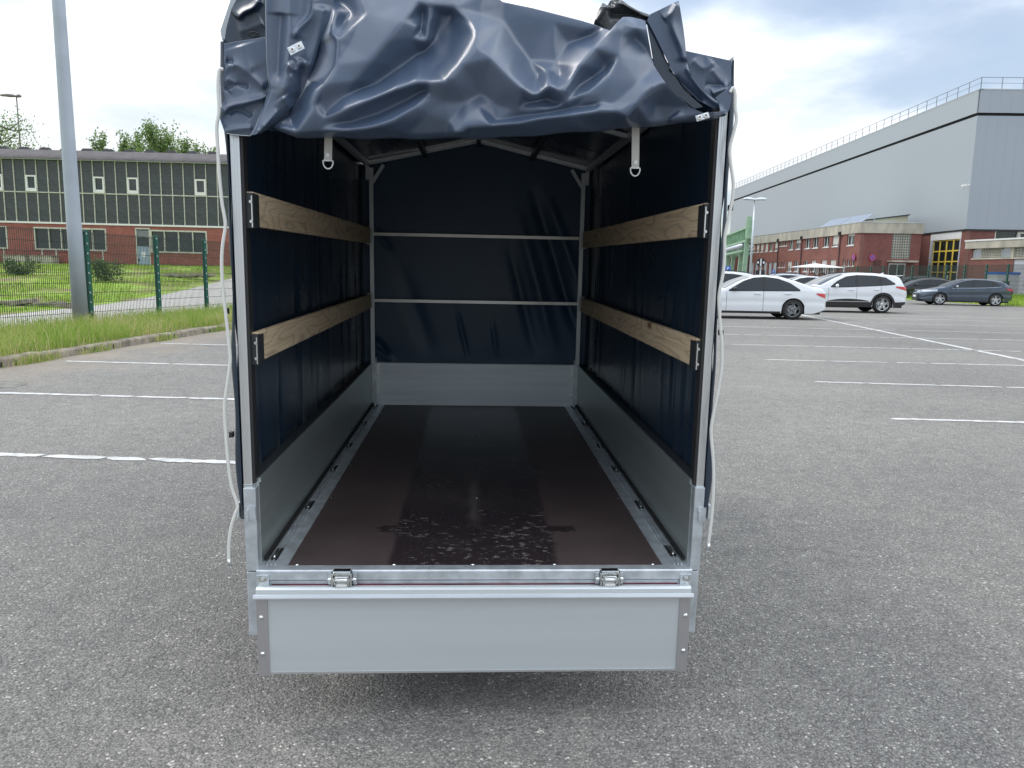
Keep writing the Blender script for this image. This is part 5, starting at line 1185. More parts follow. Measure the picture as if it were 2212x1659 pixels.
# hinges
for cx_ in (-.375, .420):
    h = MB().box(cx_-.026, cx_+.026, Y0-.062, Y0-.0385, FZ-.006, FZ+.010).box(cx_-.022, cx_+.022, Y0-.060, Y0-.040, FZ-.040, FZ-.0062).build('hinge', M['zinc'], T, bevel=.004)
    h2 = MB().tube([(cx_-.030, Y0-.056, FZ-.022), (cx_+.030, Y0-.056, FZ-.022)], .0085, 12).build('hinge_barrel', M['zinc'], h, True)
    for s_ in (-1, 1):
        MB().box(*sorted((cx_+s_*.024, cx_+s_*.030)), Y0-.066, Y0-.0388, FZ-.036, FZ+.004).build('hinge_cheek', M['zinc'], h, bevel=.002)
        MB().box(*sorted((cx_+s_*.0305, cx_+s_*.042)), Y0-.048, Y0-.0388, FZ-.038, FZ-.000).build('hinge_ear', M['galv'], h, bevel=.002)
        MB().lathe([(0, -.012), (.005, -.011), (.0085, -.006), (.009, -.0)], (cx_+s_*.036, Y0-.048, FZ-.020), 'y', 12).build('hinge_bolt', M['zinc'], h, True)
    MB().tube(smoothpts([(cx_-.020, Y0-.064, FZ-.030), (cx_-.018, Y0-.072, FZ-.008), (cx_, Y0-.074, FZ-.004), (cx_+.018, Y0-.072, FZ-.008), (cx_+.020, Y0-.064, FZ-.030)], 5), .0025, 6).build('spring_clip', M['zinc'], h, True)
    MB().box(cx_-.016, cx_+.016, ty0-.006, ty0+.004, .4005, FZ-.030).build('hinge_foot', M['plastic_cap'], h, bevel=.003)
# chassis, axle, wheels, drawbar under the box
ch = MB()
for x in (XL+.12, XR-.12): ch.box(x-.025, x+.025, Y0+.05, Y1+.1, FZ-.13, FZ-.0205)
for y in (Y0+.5, Y0+1.3, Y0+2.1): ch.box(XL+.146, XR-.146, y, y+.05, FZ-.10, FZ-.021)
ch.bar((XL+.14, Y1+.1, FZ-.08), (XM, Y1+1.1, FZ-.08), .06, .08).bar((XR-.14, Y1+.1, FZ-.08), (XM, Y1+1.1, FZ-.08), .06, .08); ch.build('chassis', M['galv'], T)
AY = 3.5; gz = (TM.inverted() @ (TM @ Vector((0, AY, 0))*1.0)).z; w0_ = TM @ Vector((0, AY, 0)); WR = .215
wz = -w0_.z+WR
MB().tube([(XL+.15, AY, wz), (XR-.15, AY, wz)], .04, 12).build('axle', M['galv'], T)
for side, x in ((-1, XL-.02), (1, XR+.02)):
    wt = MB().lathe([(WR*.6, .07), (WR*.93, .075), (WR, .05), (WR, -.05), (WR*.93, -.075), (WR*.6, -.07), (WR*.6, .07)], (0,0,0), 'x', 40).build('wheel', M['rubber'], T, True); wt.location = (x*.80, AY, wz)
    MB().lathe([(WR*.6, side*.06), (WR*.5, side*.04), (WR*.2, side*.05), (0, side*.055)], (0,0,0), 'x', 24).build('rim', M['galv'], wt, True)
for s_ in (-1, 1): MB().box(XM+s_*.42-.09, XM+s_*.42+.09, Y0+.02, Y0+.05, FZ-.20, FZ-.10).build('rear_light', M['taillight'], T)
MB().tube([(XM, Y1+.95, wz-WR+.02), (XM, Y1+.95, FZ+.2)], .025, 10).build('jockey_stand', M['galv'], T)
# ---- cover frame
post = []
for side in (-1, 1):
    xa, xb = ((-.662, -.637) if side < 0 else (.680, .703)); zb_ = .668
    f = MB().box(xa, xb, Y0-.010, Y0+.018, zb_, 1.865); 
    for q in (.35, .62): xm = xa+(xb-xa)*q; f.box(xm-.0015, xm+.0015, Y0-.0112, Y0-.0101, zb_+.03, 1.86)
    fo_ = f.build('frame_post', M['alu_bright'], T, bevel=.001)
    MB().box(xa-.001, xb+.001, Y0-.012, Y0+.020, zb_-.002, zb_+.030).build('post_foot', M['plastic_cap'] if 0 else M['zinc'], fo_, bevel=.001)
    s0, s1 = ((xb+.0005, xb+.008) if side < 0 else (xa-.008, xa-.0005)); MB().box(s0, s1, Y0-.006, Y0+.03, .70, 1.86).build('seal_strip', M['trim'], fo_)
    # front post
    fx0 = XL+.0 if side < 0 else XR-.024; MB().box(fx0, fx0+.024, Y1-.05, Y1-.022, BZ, ZE-.03).build('front_post', M['alu'], T)
    MB().box(*sorted((fx0-side*.0+ (.0 if side<0 else .024), fx0+(.0 if side<0 else .024)+side*.02)), Y1-.05, Y1-.02, ZE-.10, ZE+.0).build('corner_bracket', M['alu'], T)
    MB().bar((XL+.02 if side < 0 else XR-.02, Y1-.036, 1.80), (XL+.085 if side < 0 else XR-.085, Y1-.036, 1.902), .02, .02, (0,1,0)).build('knee_brace', M['alu'], T)
    xs_ = XL+.0 if side < 0 else XR; MB().box(*sorted((xs_, xs_+side*.022)), Y0+.02, Y1-.02, ZE-.022, ZE+.008).build('eaves_beam', M['alu'], T)
def roofz(x): return ZRG-abs(x-XM)/((XR-XL)/2)*(ZRG-ZE)
for y in (Y1-.045, 3.40, Y0+.18):
    for a, b in ((XL, XM), (XM, XR)):
        MB().bar((a, y, roofz(a)-.006), (b, y, roofz(b)-.006), .018, .022, (0,1,0)).build('rafter', M['alu'], T)
for x in (-.29, XM, .345): MB().box(x-.012, x+.012, Y0+.15, Y1-.055, roofz(x)-.040, roofz(x)-.012).build('purlin', M['dark_metal'], T)  # aluminium purlins; their shade under the roof is put into the dark metal colour
for z in (1.497, 1.098): 
    o = MB().box(XL+.014, XR-.014, Y1-.040, Y1-.022, z-.009, z+.009).build('cross_rail', mat('rail_aluminium', (.52,.52,.50), .35, .8, noise=(5,.2,4,None)) if 'ra' not in M else M['ra'], T); M['ra'] = o.data.materials[0]
# wooden side planks on dark brackets
for side in (-1, 1):
    for k, (z0, z1) in enumerate(((1.4385, 1.532), (1.055, 1.140))):
        xw = XL+.012 if side < 0 else XR-.012; o = MB().box(*sorted((xw, xw+side*.020)), Y0+.015, Y1-.10, z0, z1).build('wooden_plank', woodmat(k*3.7+side*1.9+5), T, bevel=.002)
        br_ = MB().box(*sorted((xw-side*.0025, xw+side*.024)), Y0+.004, Y0+.022, z0-.006, z1-.004).build('plank_bracket', M['bracket'], o)
        MB().box(*sorted((xw-side*.003, xw-side*.0004)), Y0+.022, Y0+.060, z0-.004, z1-.006).build('bracket_flange', M['bracket'], o)
        MB().box(*sorted((xw-side*.001, xw+side*.0022)), Y0-.001, Y0+.0035, z0-.004, z1-.012).build('bracket_edge', M['zinc'], o)
        MB().box(*sorted((xw-side*.0025, xw+side*.022)), Y1-.104, Y1-.085, z0-.004, z1+.004).build('far_bracket', M['galv'], o)
        for zz in (z0+.012, z1-.028): MB().cyl((xw+side*.003, Y0-.004, zz), (xw+side*.003, Y0+.0, zz), .0045, 8).build('bracket_bolt', M['zinc'], o)
# ---- tarpaulin: sides, front, roof
def fold(x, amp, w): return amp*np.exp(-np.abs(x)/w)
def side_sheet(side):
    ny, nz = 260, 110; ys = np.linspace(Y0-.012, Y1+.03, ny); zs = np.linspace(0, 1, nz); Yg, U = np.meshgrid(ys, zs, indexing='ij')
    zlo = .628+.012*np.sin(Yg*5); Zg = zlo+(ZE+.010-zlo)*U; g = np.random.default_rng(3 if side < 0 else 4)
    X = np.full_like(Yg, 0.0); X += .006*np.sin(np.pi*np.clip(U, 0, 1))*np.clip((Yg-Y0)/.3, 0, 1)
    for i in range(46):
        y0 = g.uniform(Y0, Y1) if i < 26 else g.uniform(4.05, 4.65) if i < 38 else g.uniform(Y0, 3.4); lean = g.uniform(-.10, .16); zc_ = g.choice([.08, .42, .98, .62, .25]); ext = g.uniform(.12, .32); a = g.uniform(.003, .010)*np.clip((Yg-Y0)/.12, .15, 1); w_ = g.uniform(.008, .026)
        d = Yg-(y0+lean*(U-zc_)); X += a*np.exp(-(np.abs(d)+.0008)/w_)*np.exp(-((U-zc_)/ext)**2)*g.choice([-1, 1])
    # tension bow above/below planks
    for z in (1.10, 1.485): X -= .006*np.exp(-((Zg-z)/.05)**2)
    xb = -.668 if side < 0 else .708
    P = np.stack([xb+side*X, Yg, Zg], -1); return P if side > 0 else P
for side in (-1, 1):
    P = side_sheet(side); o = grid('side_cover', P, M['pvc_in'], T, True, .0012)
    # outside roll of the cover standing off the post
    ys_ = np.linspace(0, 1, 60); Q = []
    xb = -.668 if side < 0 else .708
    for u in ys_:
        z = .632+(1.915-.632)*u; r = .013+.007*math.sin(u*9+side)+.006*math.sin(u*23)+.010*math.exp(-((u-.12)/.10)**2); 
        Q.append([(xb+side*(.001+r*.62*math.sin(a)), Y0-.016+.018*(1-math.cos(a))*.8, z) for a in np.linspace(-.2, math.pi*.8, 12)])
    grid('cover_edge_roll', Q, M['pvc_in'], T, True)
P = []
gx = np.linspace(XL-.085, XR+.080, 160); gz_ = np.linspace(BZ-.02, ZRG+.01, 130); G = np.random.default_rng(12)
Xg, Zg = np.meshgrid(gx, gz_, indexing='ij'); Yg = np.full_like(Xg, Y1+.010); Zmax = ZRG-np.abs(Xg-XM)/((XR-XL)/2)*(ZRG-ZE)+.004; Zg = BZ-.02+(Zmax-BZ+.02)*(Zg-gz_[0])/(gz_[-1]-gz_[0])
for (x0, z0, x1, z1, a, w_) in ((.36,1.78,.66,.95,.016,.035),(.46,1.72,.69,1.15,-.012,.03),(.28,1.62,.52,.80,-.015,.04),(.22,1.45,.40,.78,.010,.03),(-.10,1.05,-.02,.72,.008,.012),(.12,1.0,.16,.74,-.006,.012),(-.45,1.3,-.25,.75,.008,.05),(-.62,1.55,-.50,1.40,.008,.02),(-.62,.86,-.52,.74,.020,.022),(-.60,.80,-.5,.72,-.014,.02),(.5,1.35,.66,.9,.012,.03)):
    dx, dz = x1-x0, z1-z0; L2 = dx*dx+dz*dz; tt = ((Xg-x0)*dx+(Zg-z0)*dz)/L2; tcl = np.clip(tt, 0, 1); d = np.hypot(Xg-(x0+tcl*dx), Zg-(z0+tcl*dz)); Yg += 1.7*a*np.exp(-(d/w_)**2)*np.sin(np.pi*np.clip(tcl*.9+.05, 0, 1))
Yg += .004*np.sin(Xg*9)*np.exp(-((Zg-.74)/.06)**2)
grid('front_cover', np.stack([Xg, Yg, Zg], -1), mat('navy_tarpaulin_front', (.038,.080,.140), .45, 0, noise=(3,.12,3,None), bump=(9,.06,.01,None)), T, True, .0012)
for a, b in ((XL-.05, XM), (XM, XR+.045)):
    ny = 120; Q = []
    ys_ = np.linspace(Y0+.16, Y1+.03, ny); G = np.random.default_rng(int(abs(a)*100)+1)
    Xr = np.linspace(a, b, 60); Yq, Xq = np.meshgrid(ys_, Xr, indexing='ij'); Zq = ZRG-np.abs(Xq-XM)/((XR-XL)/2)*(ZRG-ZE)+.010
    for i in range(34):
        y0 = G.uniform(Y0, Y1); x0 = G.uniform(a, b); Zq += G.uniform(-.006, .006)*np.exp(-np.abs(Yq-y0-(Xq-x0)*G.uniform(-.15, .15))/G.uniform(.008, .03))*np.exp(-((Xq-x0)/.22)**2)
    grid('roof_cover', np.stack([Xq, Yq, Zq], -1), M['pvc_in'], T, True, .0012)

# ---- the thrown-up rear flap, sculpted fold by fold
def poly_eval(x, pts): p = np.array(pts, float); return np.interp(x, p[:, 0], p[:, 1])
def dist_poly(X, Y, pts):
    best = np.full(X.shape, 1e9); side = np.zeros(X.shape); tpos = np.zeros(X.shape); p = np.array(pts, float); seg = np.hypot(np.diff(p[:, 0]), np.diff(p[:, 1])); cum = np.concatenate([[0], np.cumsum(seg)]); tot = cum[-1]
    for i in range(len(p)-1):
        ax, ay = p[i]; dx, dy = p[i+1]-p[i]; L2 = dx*dx+dy*dy+1e-9; t = np.clip(((X-ax)*dx+(Y-ay)*dy)/L2, 0, 1); ex, ey = X-(ax+t*dx), Y-(ay+t*dy); d = np.hypot(ex, ey)
        m_ = d < best; best = np.where(m_, d, best); side = np.where(m_, np.sign(dx*ey-dy*ex), side); tpos = np.where(m_, (cum[i]+t*seg[i])/tot, tpos)
    return best, side, tpos
def curve(pts, n=7):
    q = smoothpts([(a, b, 0) for a, b in pts], n); return [(v.x, v.y) for v in q]
def sculpt(X, Y, folds):
    Hh = np.zeros(X.shape)
    for f in folds:
        pts, amp, wa, wb = f[:4]; taper = f[4] if len(f) > 4 else (.15, .15); sharp = f[5] if len(f) > 5 else 1.5
        d, s, t = dist_poly(X, Y, curve(pts)); w = np.where(s > 0, wa, wb); env = np.clip(t/max(taper[0], 1e-3), 0, 1)*np.clip((1-t)/max(taper[1], 1e-3), 0, 1); env = env*env*(3-2*env); k6 = 1.35 if sharp > 2.5 else 1.1; w = w*k6; amp = amp*(1.5 if sharp > 2.5 else 1.15)
        dd_ = np.sqrt(d*d+sharp*sharp)-sharp; Hh += amp*env*np.exp(-(dd_/w)**1.15)
    return Hh
def a3(*p): return [(460.8+.2629*x, .2629*y) for x, y in p]
def a4(*p): return [(1020.4+.2629*x, .2629*y) for x, y in p]
def unproj(Xp, Yp, depth):
    r, u, f = BT; rx = f.x*FPX+r.x*(Xp-PW/2)+u.x*(PH/2-Yp); ry = f.y*FPX+r.y*(Xp-PW/2)+u.y*(PH/2-Yp); rz = f.z*FPX+r.z*(Xp-PW/2)+u.z*(PH/2-Yp)
    t = depth/ry; return np.stack([rx*t, depth+0*rx, CAM.z+rz*t], -1)
top_pts = [(556,286),(575,279),(602,258),(626,225),(648,180),(668,120),(684,70),(700,0),(712,-45),(760,-60),(1000,-60),(1060,-18),(1085,4),(1152,18),(1257,45),(1283,53),(1300,60),(1318,66),(1330,52),(1345,37),(1362,37),(1385,42),(1394,46),(1402,90),(1411,140),(1432,172),(1455,200),(1490,232),(1520,244),(1567,240)]
bot_pts = [(556,289),(574,281),(600,284),(640,296),(661,297),(760,299),(829,300),(910,300),(987,299),(1020,300),(1100,297),(1204,289),(1300,282),(1362,277),(1430,271),(1504,263),(1540,256),(1567,248)]
folds = [
 (a3((985,-200),(960,60),(880,330),(800,560),(740,740),(640,920),(480,1030)), -.030, 9, 22, (.02,.2)),          # deep valley against the bundle
 (a3((1600,-100),(1540,60),(1350,290),(1180,520),(1140,640)), .026, 26, 16, (.05,.25), 6),
 (a3((1230,-40),(1080,300),(960,560),(800,760),(740,850)), .020, 30, 18, (.1,.2), 6),
 (a3((1440,150),(1250,440),(1080,700),(990,800)), -.016, 22, 22, (.2,.2), 6),
 (a3((1700,120),(1640,330),(1500,520),(1300,660),(1160,740)), -.022, 24, 24, (.1,.2), 7),
 (a3((1780,60),(1760,200),(1760,330)), .012, 6, 9, (.1,.3)),
 (a3((1780,40),(1690,150),(1650,260),(1700,330),(1765,345)), .010, 5, 8, (.1,.2)),
 (a3((1790,50),(1850,250),(1890,400),(1960,450)), -.014, 12, 14, (.15,.2)),
 (a3((2165,285),(2060,420),(1960,560),(1905,668)), .020, 8, 12, (.05,.1)),
 (a3((1905,668),(1780,665),(1600,660),(1400,760),(1220,850),(1080,880),(1000,900),(910,972)), .022, 13, 5, (.04,.12)),
 (a3((1730,760),(1600,700),(1480,760),(1300,830),(1130,870)), -.012, 8, 8, (.15,.2)),
 (a3((1900,700),(1700,800),(1400,900),(1150,960),(900,1000)), -.016, 12, 12, (.2,.2), 4),
 (a3((1770,760),(1700,880),(1500,1000),(1250,1075),(1000,1095),(860,1058)), .018, 9, 13, (.1,.12)),
 (a3((1700,840),(1450,960),(1200,1020),(950,1040)), -.010, 6, 6, (.1,.1)),
 (a3((1310,-20),(1300,90),(1210,170),(1080,260),(1000,330),(945,300),(940,180),(1000,60)), .020, 12, 6, (.1,.2)),
 (a3((1080,90),(1060,170),(1040,240)), -.018, 14, 14, (.1,.3), 5),
 (a3((2000,1130),(1960,1060),(1930,1000)), .010, 5, 8, (.02,.4)),
 (a3((2000,1130),(2050,1020),(2120,930),(2240,850)), .014, 6, 10, (.02,.4)),
 (a3((740,980),(770,880),(810,810),(850,880),(910,975)), .012, 7, 7, (.1,.1)),
 (a3((1930,660),(1925,800),(1930,1000)), .006, 20, 12, (.2,.3), 6),
 (a3((2160,285),(2110,240),(2000,130),(1900,60)), .010, 10, 10, (.05,.3)),
 (a4((-20,250),(30,270),(60,60),(70,-100)), .016, 10, 18, (.1,.1)),
 (a4((75,385),(180,470),(300,590),(400,690),(505,792)), .026, 7, 26, (.12,.03)),
 (a4((75,385),(-40,440),(-150,560),(-260,660)), .014, 14, 20, (.1,.3)),
 (a4((120,40),(200,250),(330,500),(450,680)), -.018, 22, 22, (.1,.2), 6),
 (a4((505,792),(570,755),(648,712),(700,745),(762,772)), .016, 10, 8, (.05,.05)),
 (a4((648,712),(620,640),(600,590)), .016, 10, 10, (.05,.4)),
 (a4((762,772),(800,690),(870,570),(960,440),(1050,320),(1150,240),(1240,205)), .026, 9, 14, (.03,.08)),
 (a4((690,520),(720,600),(740,690)), -.014, 12, 12, (.3,.2), 4),
 (a4((180,20),(500,110),(850,200),(1100,262)), .012, 18, 14, (.05,.1), 5),
 (a4((400,300),(700,330),(960,330)), -.018, 28, 28, (.2,.2), 10),
 (a4((1240,205),(1245,330),(1210,480),(1120,620),(980,750),(820,840),(700,880),(600,900),(420,1010)), .017, 22, 12, (.05,.15), 3),
 (a4((200,760),(380,860),(560,860),(690,840)), -.022, 16, 12, (.2,.2), 4),
 (a4((1060,610),(1000,700),(880,800)), -.012, 10, 10, (.2,.2), 3),
 (a4((60,1042),(220,1000),(420,960),(640,915),(860,905),(1040,900),(1150,910),(1262,966)), .016, 10, 10, (.06,.03)),
 (a4((900,850),(1040,870),(1140,862),(1220,915),(1262,966)), .010, 5, 7, (.2,.03)),
 (a4((1262,966),(1320,880),(1400,780),(1500,700),(1570,672)), .018, 6, 20, (.02,.25)),
 (a4((1240,205),(1330,230),(1430,262),(1500,268)), .014, 6, 10, (.05,.1)),
 (a4((1500,268),(1530,230),(1555,180)), .012, 6, 8, (.05,.1)),
 (a4((1500,268),(1540,380),(1610,500),(1645,560)), .010, 10, 14, (.1,.2)),
 (a4((1570,672),(1650,690),(1720,760),(1775,828),(1830,780)), .016, 7, 10, (.1,.1)),
 (a4((1450,900),(1560,1020),(1650,960),(1760,860)), -.010, 14, 14, (.2,.2), 4),
 (a4((1640,560),(1700,680),(1850,790),(1990,890),(2075,925)), .012, 5, 9, (.1,.05)),
 (a4((1160,500),(1240,560),(1330,540)), .006, 10, 10, (.3,.3), 3),
]
NX, NV = 620, 170
Uv = np.linspace(0, 1, NX); px = 556+(1567-556)*Uv; Vv = np.linspace(0, 1, NV)
Xp, Vg = np.meshgrid(px, Vv, indexing='ij'); tp_ = poly_eval(Xp, top_pts); bp_ = poly_eval(Xp, bot_pts)
bp_ = bp_+1.5*np.sin(Xp*.05); Yp = tp_+(bp_-tp_)*Vg
def cc_(*p): return [(453.7+.5223*x, .5223*y) for x, y in p]
from mathutils.geometry import delaunay_2d_cdt
creases = [  # (polyline, heights in metres at its points): the big facets of the cloth
 (cc_((520,-110),(497,0),(470,110),(440,190),(400,300),(365,385),(325,470),(250,530)), -.01),
 (cc_((860,10),(800,90),(740,165),(670,250),(600,335)), (.055,.062,.062,.058,.050)),
 (cc_((1000,60),(930,150),(870,220),(790,280),(700,345),(620,372),(560,400)), (.03,.022,.02,.022,.024,.026,.035)),
 (cc_((560,190),(520,270),(470,350),(430,440)), (.045,.05,.05,.045)),
 (cc_((640,60),(530,165),(495,130),(510,40)), (.05,.055,.05,.045)), (cc_((590,60),(560,100)), .015),
 (cc_((1105,140),(1060,215),(1020,280),(975,335),(905,342),(850,345),(760,375),(660,415),(560,455),(472,490)), (.075,.072,.075,.078,.070,.070,.070,.068,.060,.040)),
 (cc_((1030,150),(985,230),(930,290)), (.04,.038,.045)),
 (cc_((820,372),(740,402),(650,440),(590,462)), (.050,.046,.046,.048)),
 (cc_((890,372),(800,425),(700,475),(600,502),(500,512)), (.040,.034,.032,.034,.034)),
 (cc_((905,385),(850,440),(760,495),(650,530),(540,545),(445,540)), (.056,.062,.064,.062,.056,.04)),
 (cc_((900,470),(760,535),(600,556),(420,552)), (.048,.046,.042,.03)),
 (cc_((395,405),(425,380),(450,420),(480,470)), (.03,.045,.036,.03)),
 (cc_((910,20),(905,90),(900,170)), (.06,.055,.05)), (cc_((910,20),(860,110),(840,160),(900,172)), (.06,.05,.044,.05)), (cc_((870,120),(885,60)), .03), (cc_((950,60),(1000,150)), (.035,.03)),
 (cc_((1105,140),(1075,90),(1010,30)), (.075,.06,.05)),
 (cc_((1000,330),(1045,270),(1110,195),(1160,240),(1230,310),(1285,360),(1340,398)), (.074,.074,.078,.080,.080,.078,.072)),
 (cc_((1105,140),(1110,195)), (.075,.078)),
 (cc_((1170,0),(1215,90),(1270,180),(1320,250),(1345,300)), (.045,.034,.026,.022,.026)),
 (cc_((1130,-40),(1120,60)), (.055,.05)),
 (cc_((1060,420),(1120,390),(1180,430)), (.044,.040,.044)), (cc_((970,420),(985,500)), (.05,.048)),
 (cc_((1340,398),(1375,378),(1410,358),(1440,372),(1465,390)), (.072,.070,.070,.068,.068)),
 (cc_((1410,358),(1400,320),(1392,290)), (.070,.060,.045)), (cc_((1392,290),(1350,330)), (.045,.03)),
 (cc_((1300,420),(1390,405),(1440,432)), (.046,.036,.040)),
 (cc_((1465,390),(1490,335),(1530,270),(1590,200),(1640,145),(1705,78)), (.068,.068,.066,.062,.060,.064)),
 (cc_((1430,260),(1440,320)), (.03,.036)), (cc_((1480,180),(1580,150)), (.022,.026)), (cc_((1280,60),(1420,90),(1560,120)), (.038,.038,.04)),
 (cc_((1520,360),(1590,320),(1640,285)), (.036,.032,.036)),
 (cc_((1705,78),(1705,150),(1690,230),(1640,310),(1560,380),(1470,425),(1380,450),(1270,456)), (.064,.062,.062,.062,.060,.058,.056,.052)),
 (cc_((1180,500),(1290,486),(1400,470),(1500,448),(1600,432)), (.046,.040,.038,.040,.046)),
 (cc_((1025,570),(1080,530),(1160,522),(1260,510),(1380,484),(1500,473),(1600,462),(1680,462),(1727,486)), (.066,.066,.066,.068,.068,.068,.068,.068,.072)),
 (cc_((1025,570),(1000,520),(985,500)), (.066,.054,.048)), (cc_((1025,570),(1050,500),(1110,440),(1180,430)), (.066,.058,.050,.044)),
 (cc_((1560,425),(1620,420),(1660,432),(1680,462)), (.054,.054,.056,.068)),
 (cc_((1727,486),(1765,430),(1810,385),(1870,342),(1905,330)), (.072,.072,.070,.066,.060)),
 (cc_((1780,250),(1770,340),(1750,420)), (.056,.058,.066)),
 (cc_((1840,440),(1890,500),(1960,440)), (.024,.020,.022)), (cc_((1905,330),(1950,350),(1985,400),(2010,380)), (.06,.056,.05,.04)),
 (cc_((1705,78),(1760,112),(1832,132),(1868,92)), (.064,.066,.064,.06)), (cc_((1832,132),(1850,200),(1890,270)), (.064,.058,.05)),
 (cc_((1760,160),(1800,200)), (.046,.046)),
 (cc_((1905,290),(1960,360),(2040,410),(2120,450)), (.045,.042,.036,.030)),
]
vs_, es_, hs_ = [], [], []
def addline(pts, h):
    hh = [h]*len(pts) if isinstance(h, (int, float)) else list(h); o = len(vs_)
    for (x, y), q in zip(pts, hh): vs_.append(Vector((x, y))); hs_.append(q)
    for i in range(len(pts)-1): es_.append((o+i, o+i+1))
for pts, h in creases: addline(pts, h)
lo_line = [(x, poly_eval(x, bot_pts)-10) for x in np.linspace(560, 1565, 26)]; addline(lo_line, [.040-.012*abs(math.sin(i*1.3)) for i in range(26)])
addline([(x, poly_eval(x, bot_pts)+25) for x in np.linspace(540, 1600, 12)], .02)
addline([(x, poly_eval(x, top_pts)-12) for x in np.linspace(705, 1420, 14)], .04); addline([(520, 330), (520, 100), (620, -80), (1000, -120), (1300, -60), (1650, 60), (1650, 330)], 0.0)
vo, eo, fo2, ov, oe, of_ = delaunay_2d_cdt(vs_, es_, [], 0, 1e-4)
ho = []
for i, p in enumerate(vo):
    if ov[i]: ho.append(float(np.mean([hs_[k] for k in ov[i]])))
    else:
        best, bh = 1e9, 0
        for a, b in es_:
            A_, B_ = vs_[a], vs_[b]; d = B_-A_; t = max(0, min(1, (p-A_).dot(d)/(d.dot(d)+1e-9))); q = (A_+d*t-p).length
            if q < best: best, bh = q, hs_[a]+(hs_[b]-hs_[a])*t
        ho.append(bh)
gs = 1.5; GX_ = np.arange(530, 1600, gs); GY_ = np.arange(-75, 330, gs); HG = np.zeros((len(GX_), len(GY_))); 
for f in fo2:
    if len(f) != 3: continue
    (x0, y0), (x1, y1), (x2, y2) = [tuple(vo[k]) for k in f]; den_ = (y1-y2)*(x0-x2)+(x2-x1)*(y0-y2)
    if abs(den_) < 1e-6: continue
    i0, i1 = np.searchsorted(GX_, [min(x0,x1,x2)-gs, max(x0,x1,x2)+gs]); j0, j1 = np.searchsorted(GY_, [min(y0,y1,y2)-gs, max(y0,y1,y2)+gs])
    if i1 <= i0 or j1 <= j0: continue
    XX, YY = np.meshgrid(GX_[i0:i1], GY_[j0:j1], indexing='ij'); w0_ = ((y1-y2)*(XX-x2)+(x2-x1)*(YY-y2))/den_; w1_ = ((y2-y0)*(XX-x2)+(x0-x2)*(YY-y2))/den_; w2_ = 1-w0_-w1_
    ins = (w0_ >= -1e-6) & (w1_ >= -1e-6) & (w2_ >= -1e-6); HG[i0:i1, j0:j1][ins] = (w0_*ho[f[0]]+w1_*ho[f[1]]+w2_*ho[f[2]])[ins]
def blur(A, sg):
    r = int(3*sg)+1; k = np.exp(-.5*(np.arange(-r, r+1)/sg)**2); k /= k.sum()
    for ax in (0, 1): A = sum(w*np.roll(A, o, ax) for w, o in zip(k, range(-r, r+1)))
    return A
HG = .55*blur(HG, 2.2)+.45*blur(HG, 6.5)
def sample(X, Y):
    a = np.clip((X-GX_[0])/gs, 0, len(GX_)-1.001); b = np.clip((Y-GY_[0])/gs, 0, len(GY_)-1.001); i = a.astype(int); j = b.astype(int); u, v = a-i, b-j
    return (HG[i,j]*(1-u)*(1-v)+HG[i+1,j]*u*(1-v)+HG[i,j+1]*(1-u)*v+HG[i+1,j+1]*u*v)
Hs = 2.05*(sample(Xp, Yp)-.02)+.07*sculpt(Xp, Yp, folds); db = (bp_-Yp); dt = (Yp-tp_)
belly = .020*np.exp(-((db-55)/70.)**2)+.008
edge = np.sqrt(np.clip(db/16., 0, 1)*(2-np.clip(db/16., 0, 1)))
k_ = np.clip((Xp-556)/45, 0, 1)*np.clip((1567-Xp)/25, 0, 1)
lean = .075*np.clip((190-Yp)/230., 0, 1.3)**1.6
bulge = (.018+(belly+Hs)*k_)*(.25+.75*edge)-lean
P = unproj(Xp, Yp, Y0-.040-bulge); grid('rear_flap', P, M['pvc'], T, True, .0012)
tb = unproj(px, poly_eval(px, top_pts), Y0-.040+lean[:, 0]); back = []
for q in (0, .3, .65, 1.0):
    c = tb.copy(); c[:, 1] += .20*q; rl_ = ZRG-np.abs(c[:, 0]-XM)/((XR-XL)/2)*(ZRG-ZE)+.012; c[:, 2] = np.minimum(c[:, 2], c[:, 2]*(1-q)+rl_*q)-.004*q; back.append(c)
grid('flap_top', np.array(back)[:, 60:560], M['pvc'], T, True)
# underside of the rolled hem
Q = []
for q in (0, .35, .7, 1.0):
    pb = unproj(px, poly_eval(px, bot_pts)+1.5*np.sin(px*.05)-q*9, Y0-.040-.02+q*.045); Q.append(pb)
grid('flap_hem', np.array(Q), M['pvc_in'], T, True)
def patchsheet(name, left, right, depth, folds, m, nu=90, nv=150, solid=.0012, base=0):
    """left/right: polylines of equal sense top->bottom in px; sheet spans between them"""
    def res(pts, n):
        p = np.array(pts, float); c = np.concatenate([[0], np.cumsum(np.hypot(np.diff(p[:, 0]), np.diff(p[:, 1])))]); t = np.linspace(0, c[-1], n); return np.stack([np.interp(t, c, p[:, 0]), np.interp(t, c, p[:, 1])], 1)
    Lp, Rp = res(left, nv), res(right, nv); u = np.linspace(0, 1, nu)[:, None, None]; G = Lp[None]*(1-u)+Rp[None]*u; h = sculpt(G[..., 0], G[..., 1], folds)
    return grid(name, unproj(G[..., 0], G[..., 1], Y0-depth-h-base*np.sin(np.pi*np.linspace(0, 1, nu))[:, None]), m, T, True, solid)
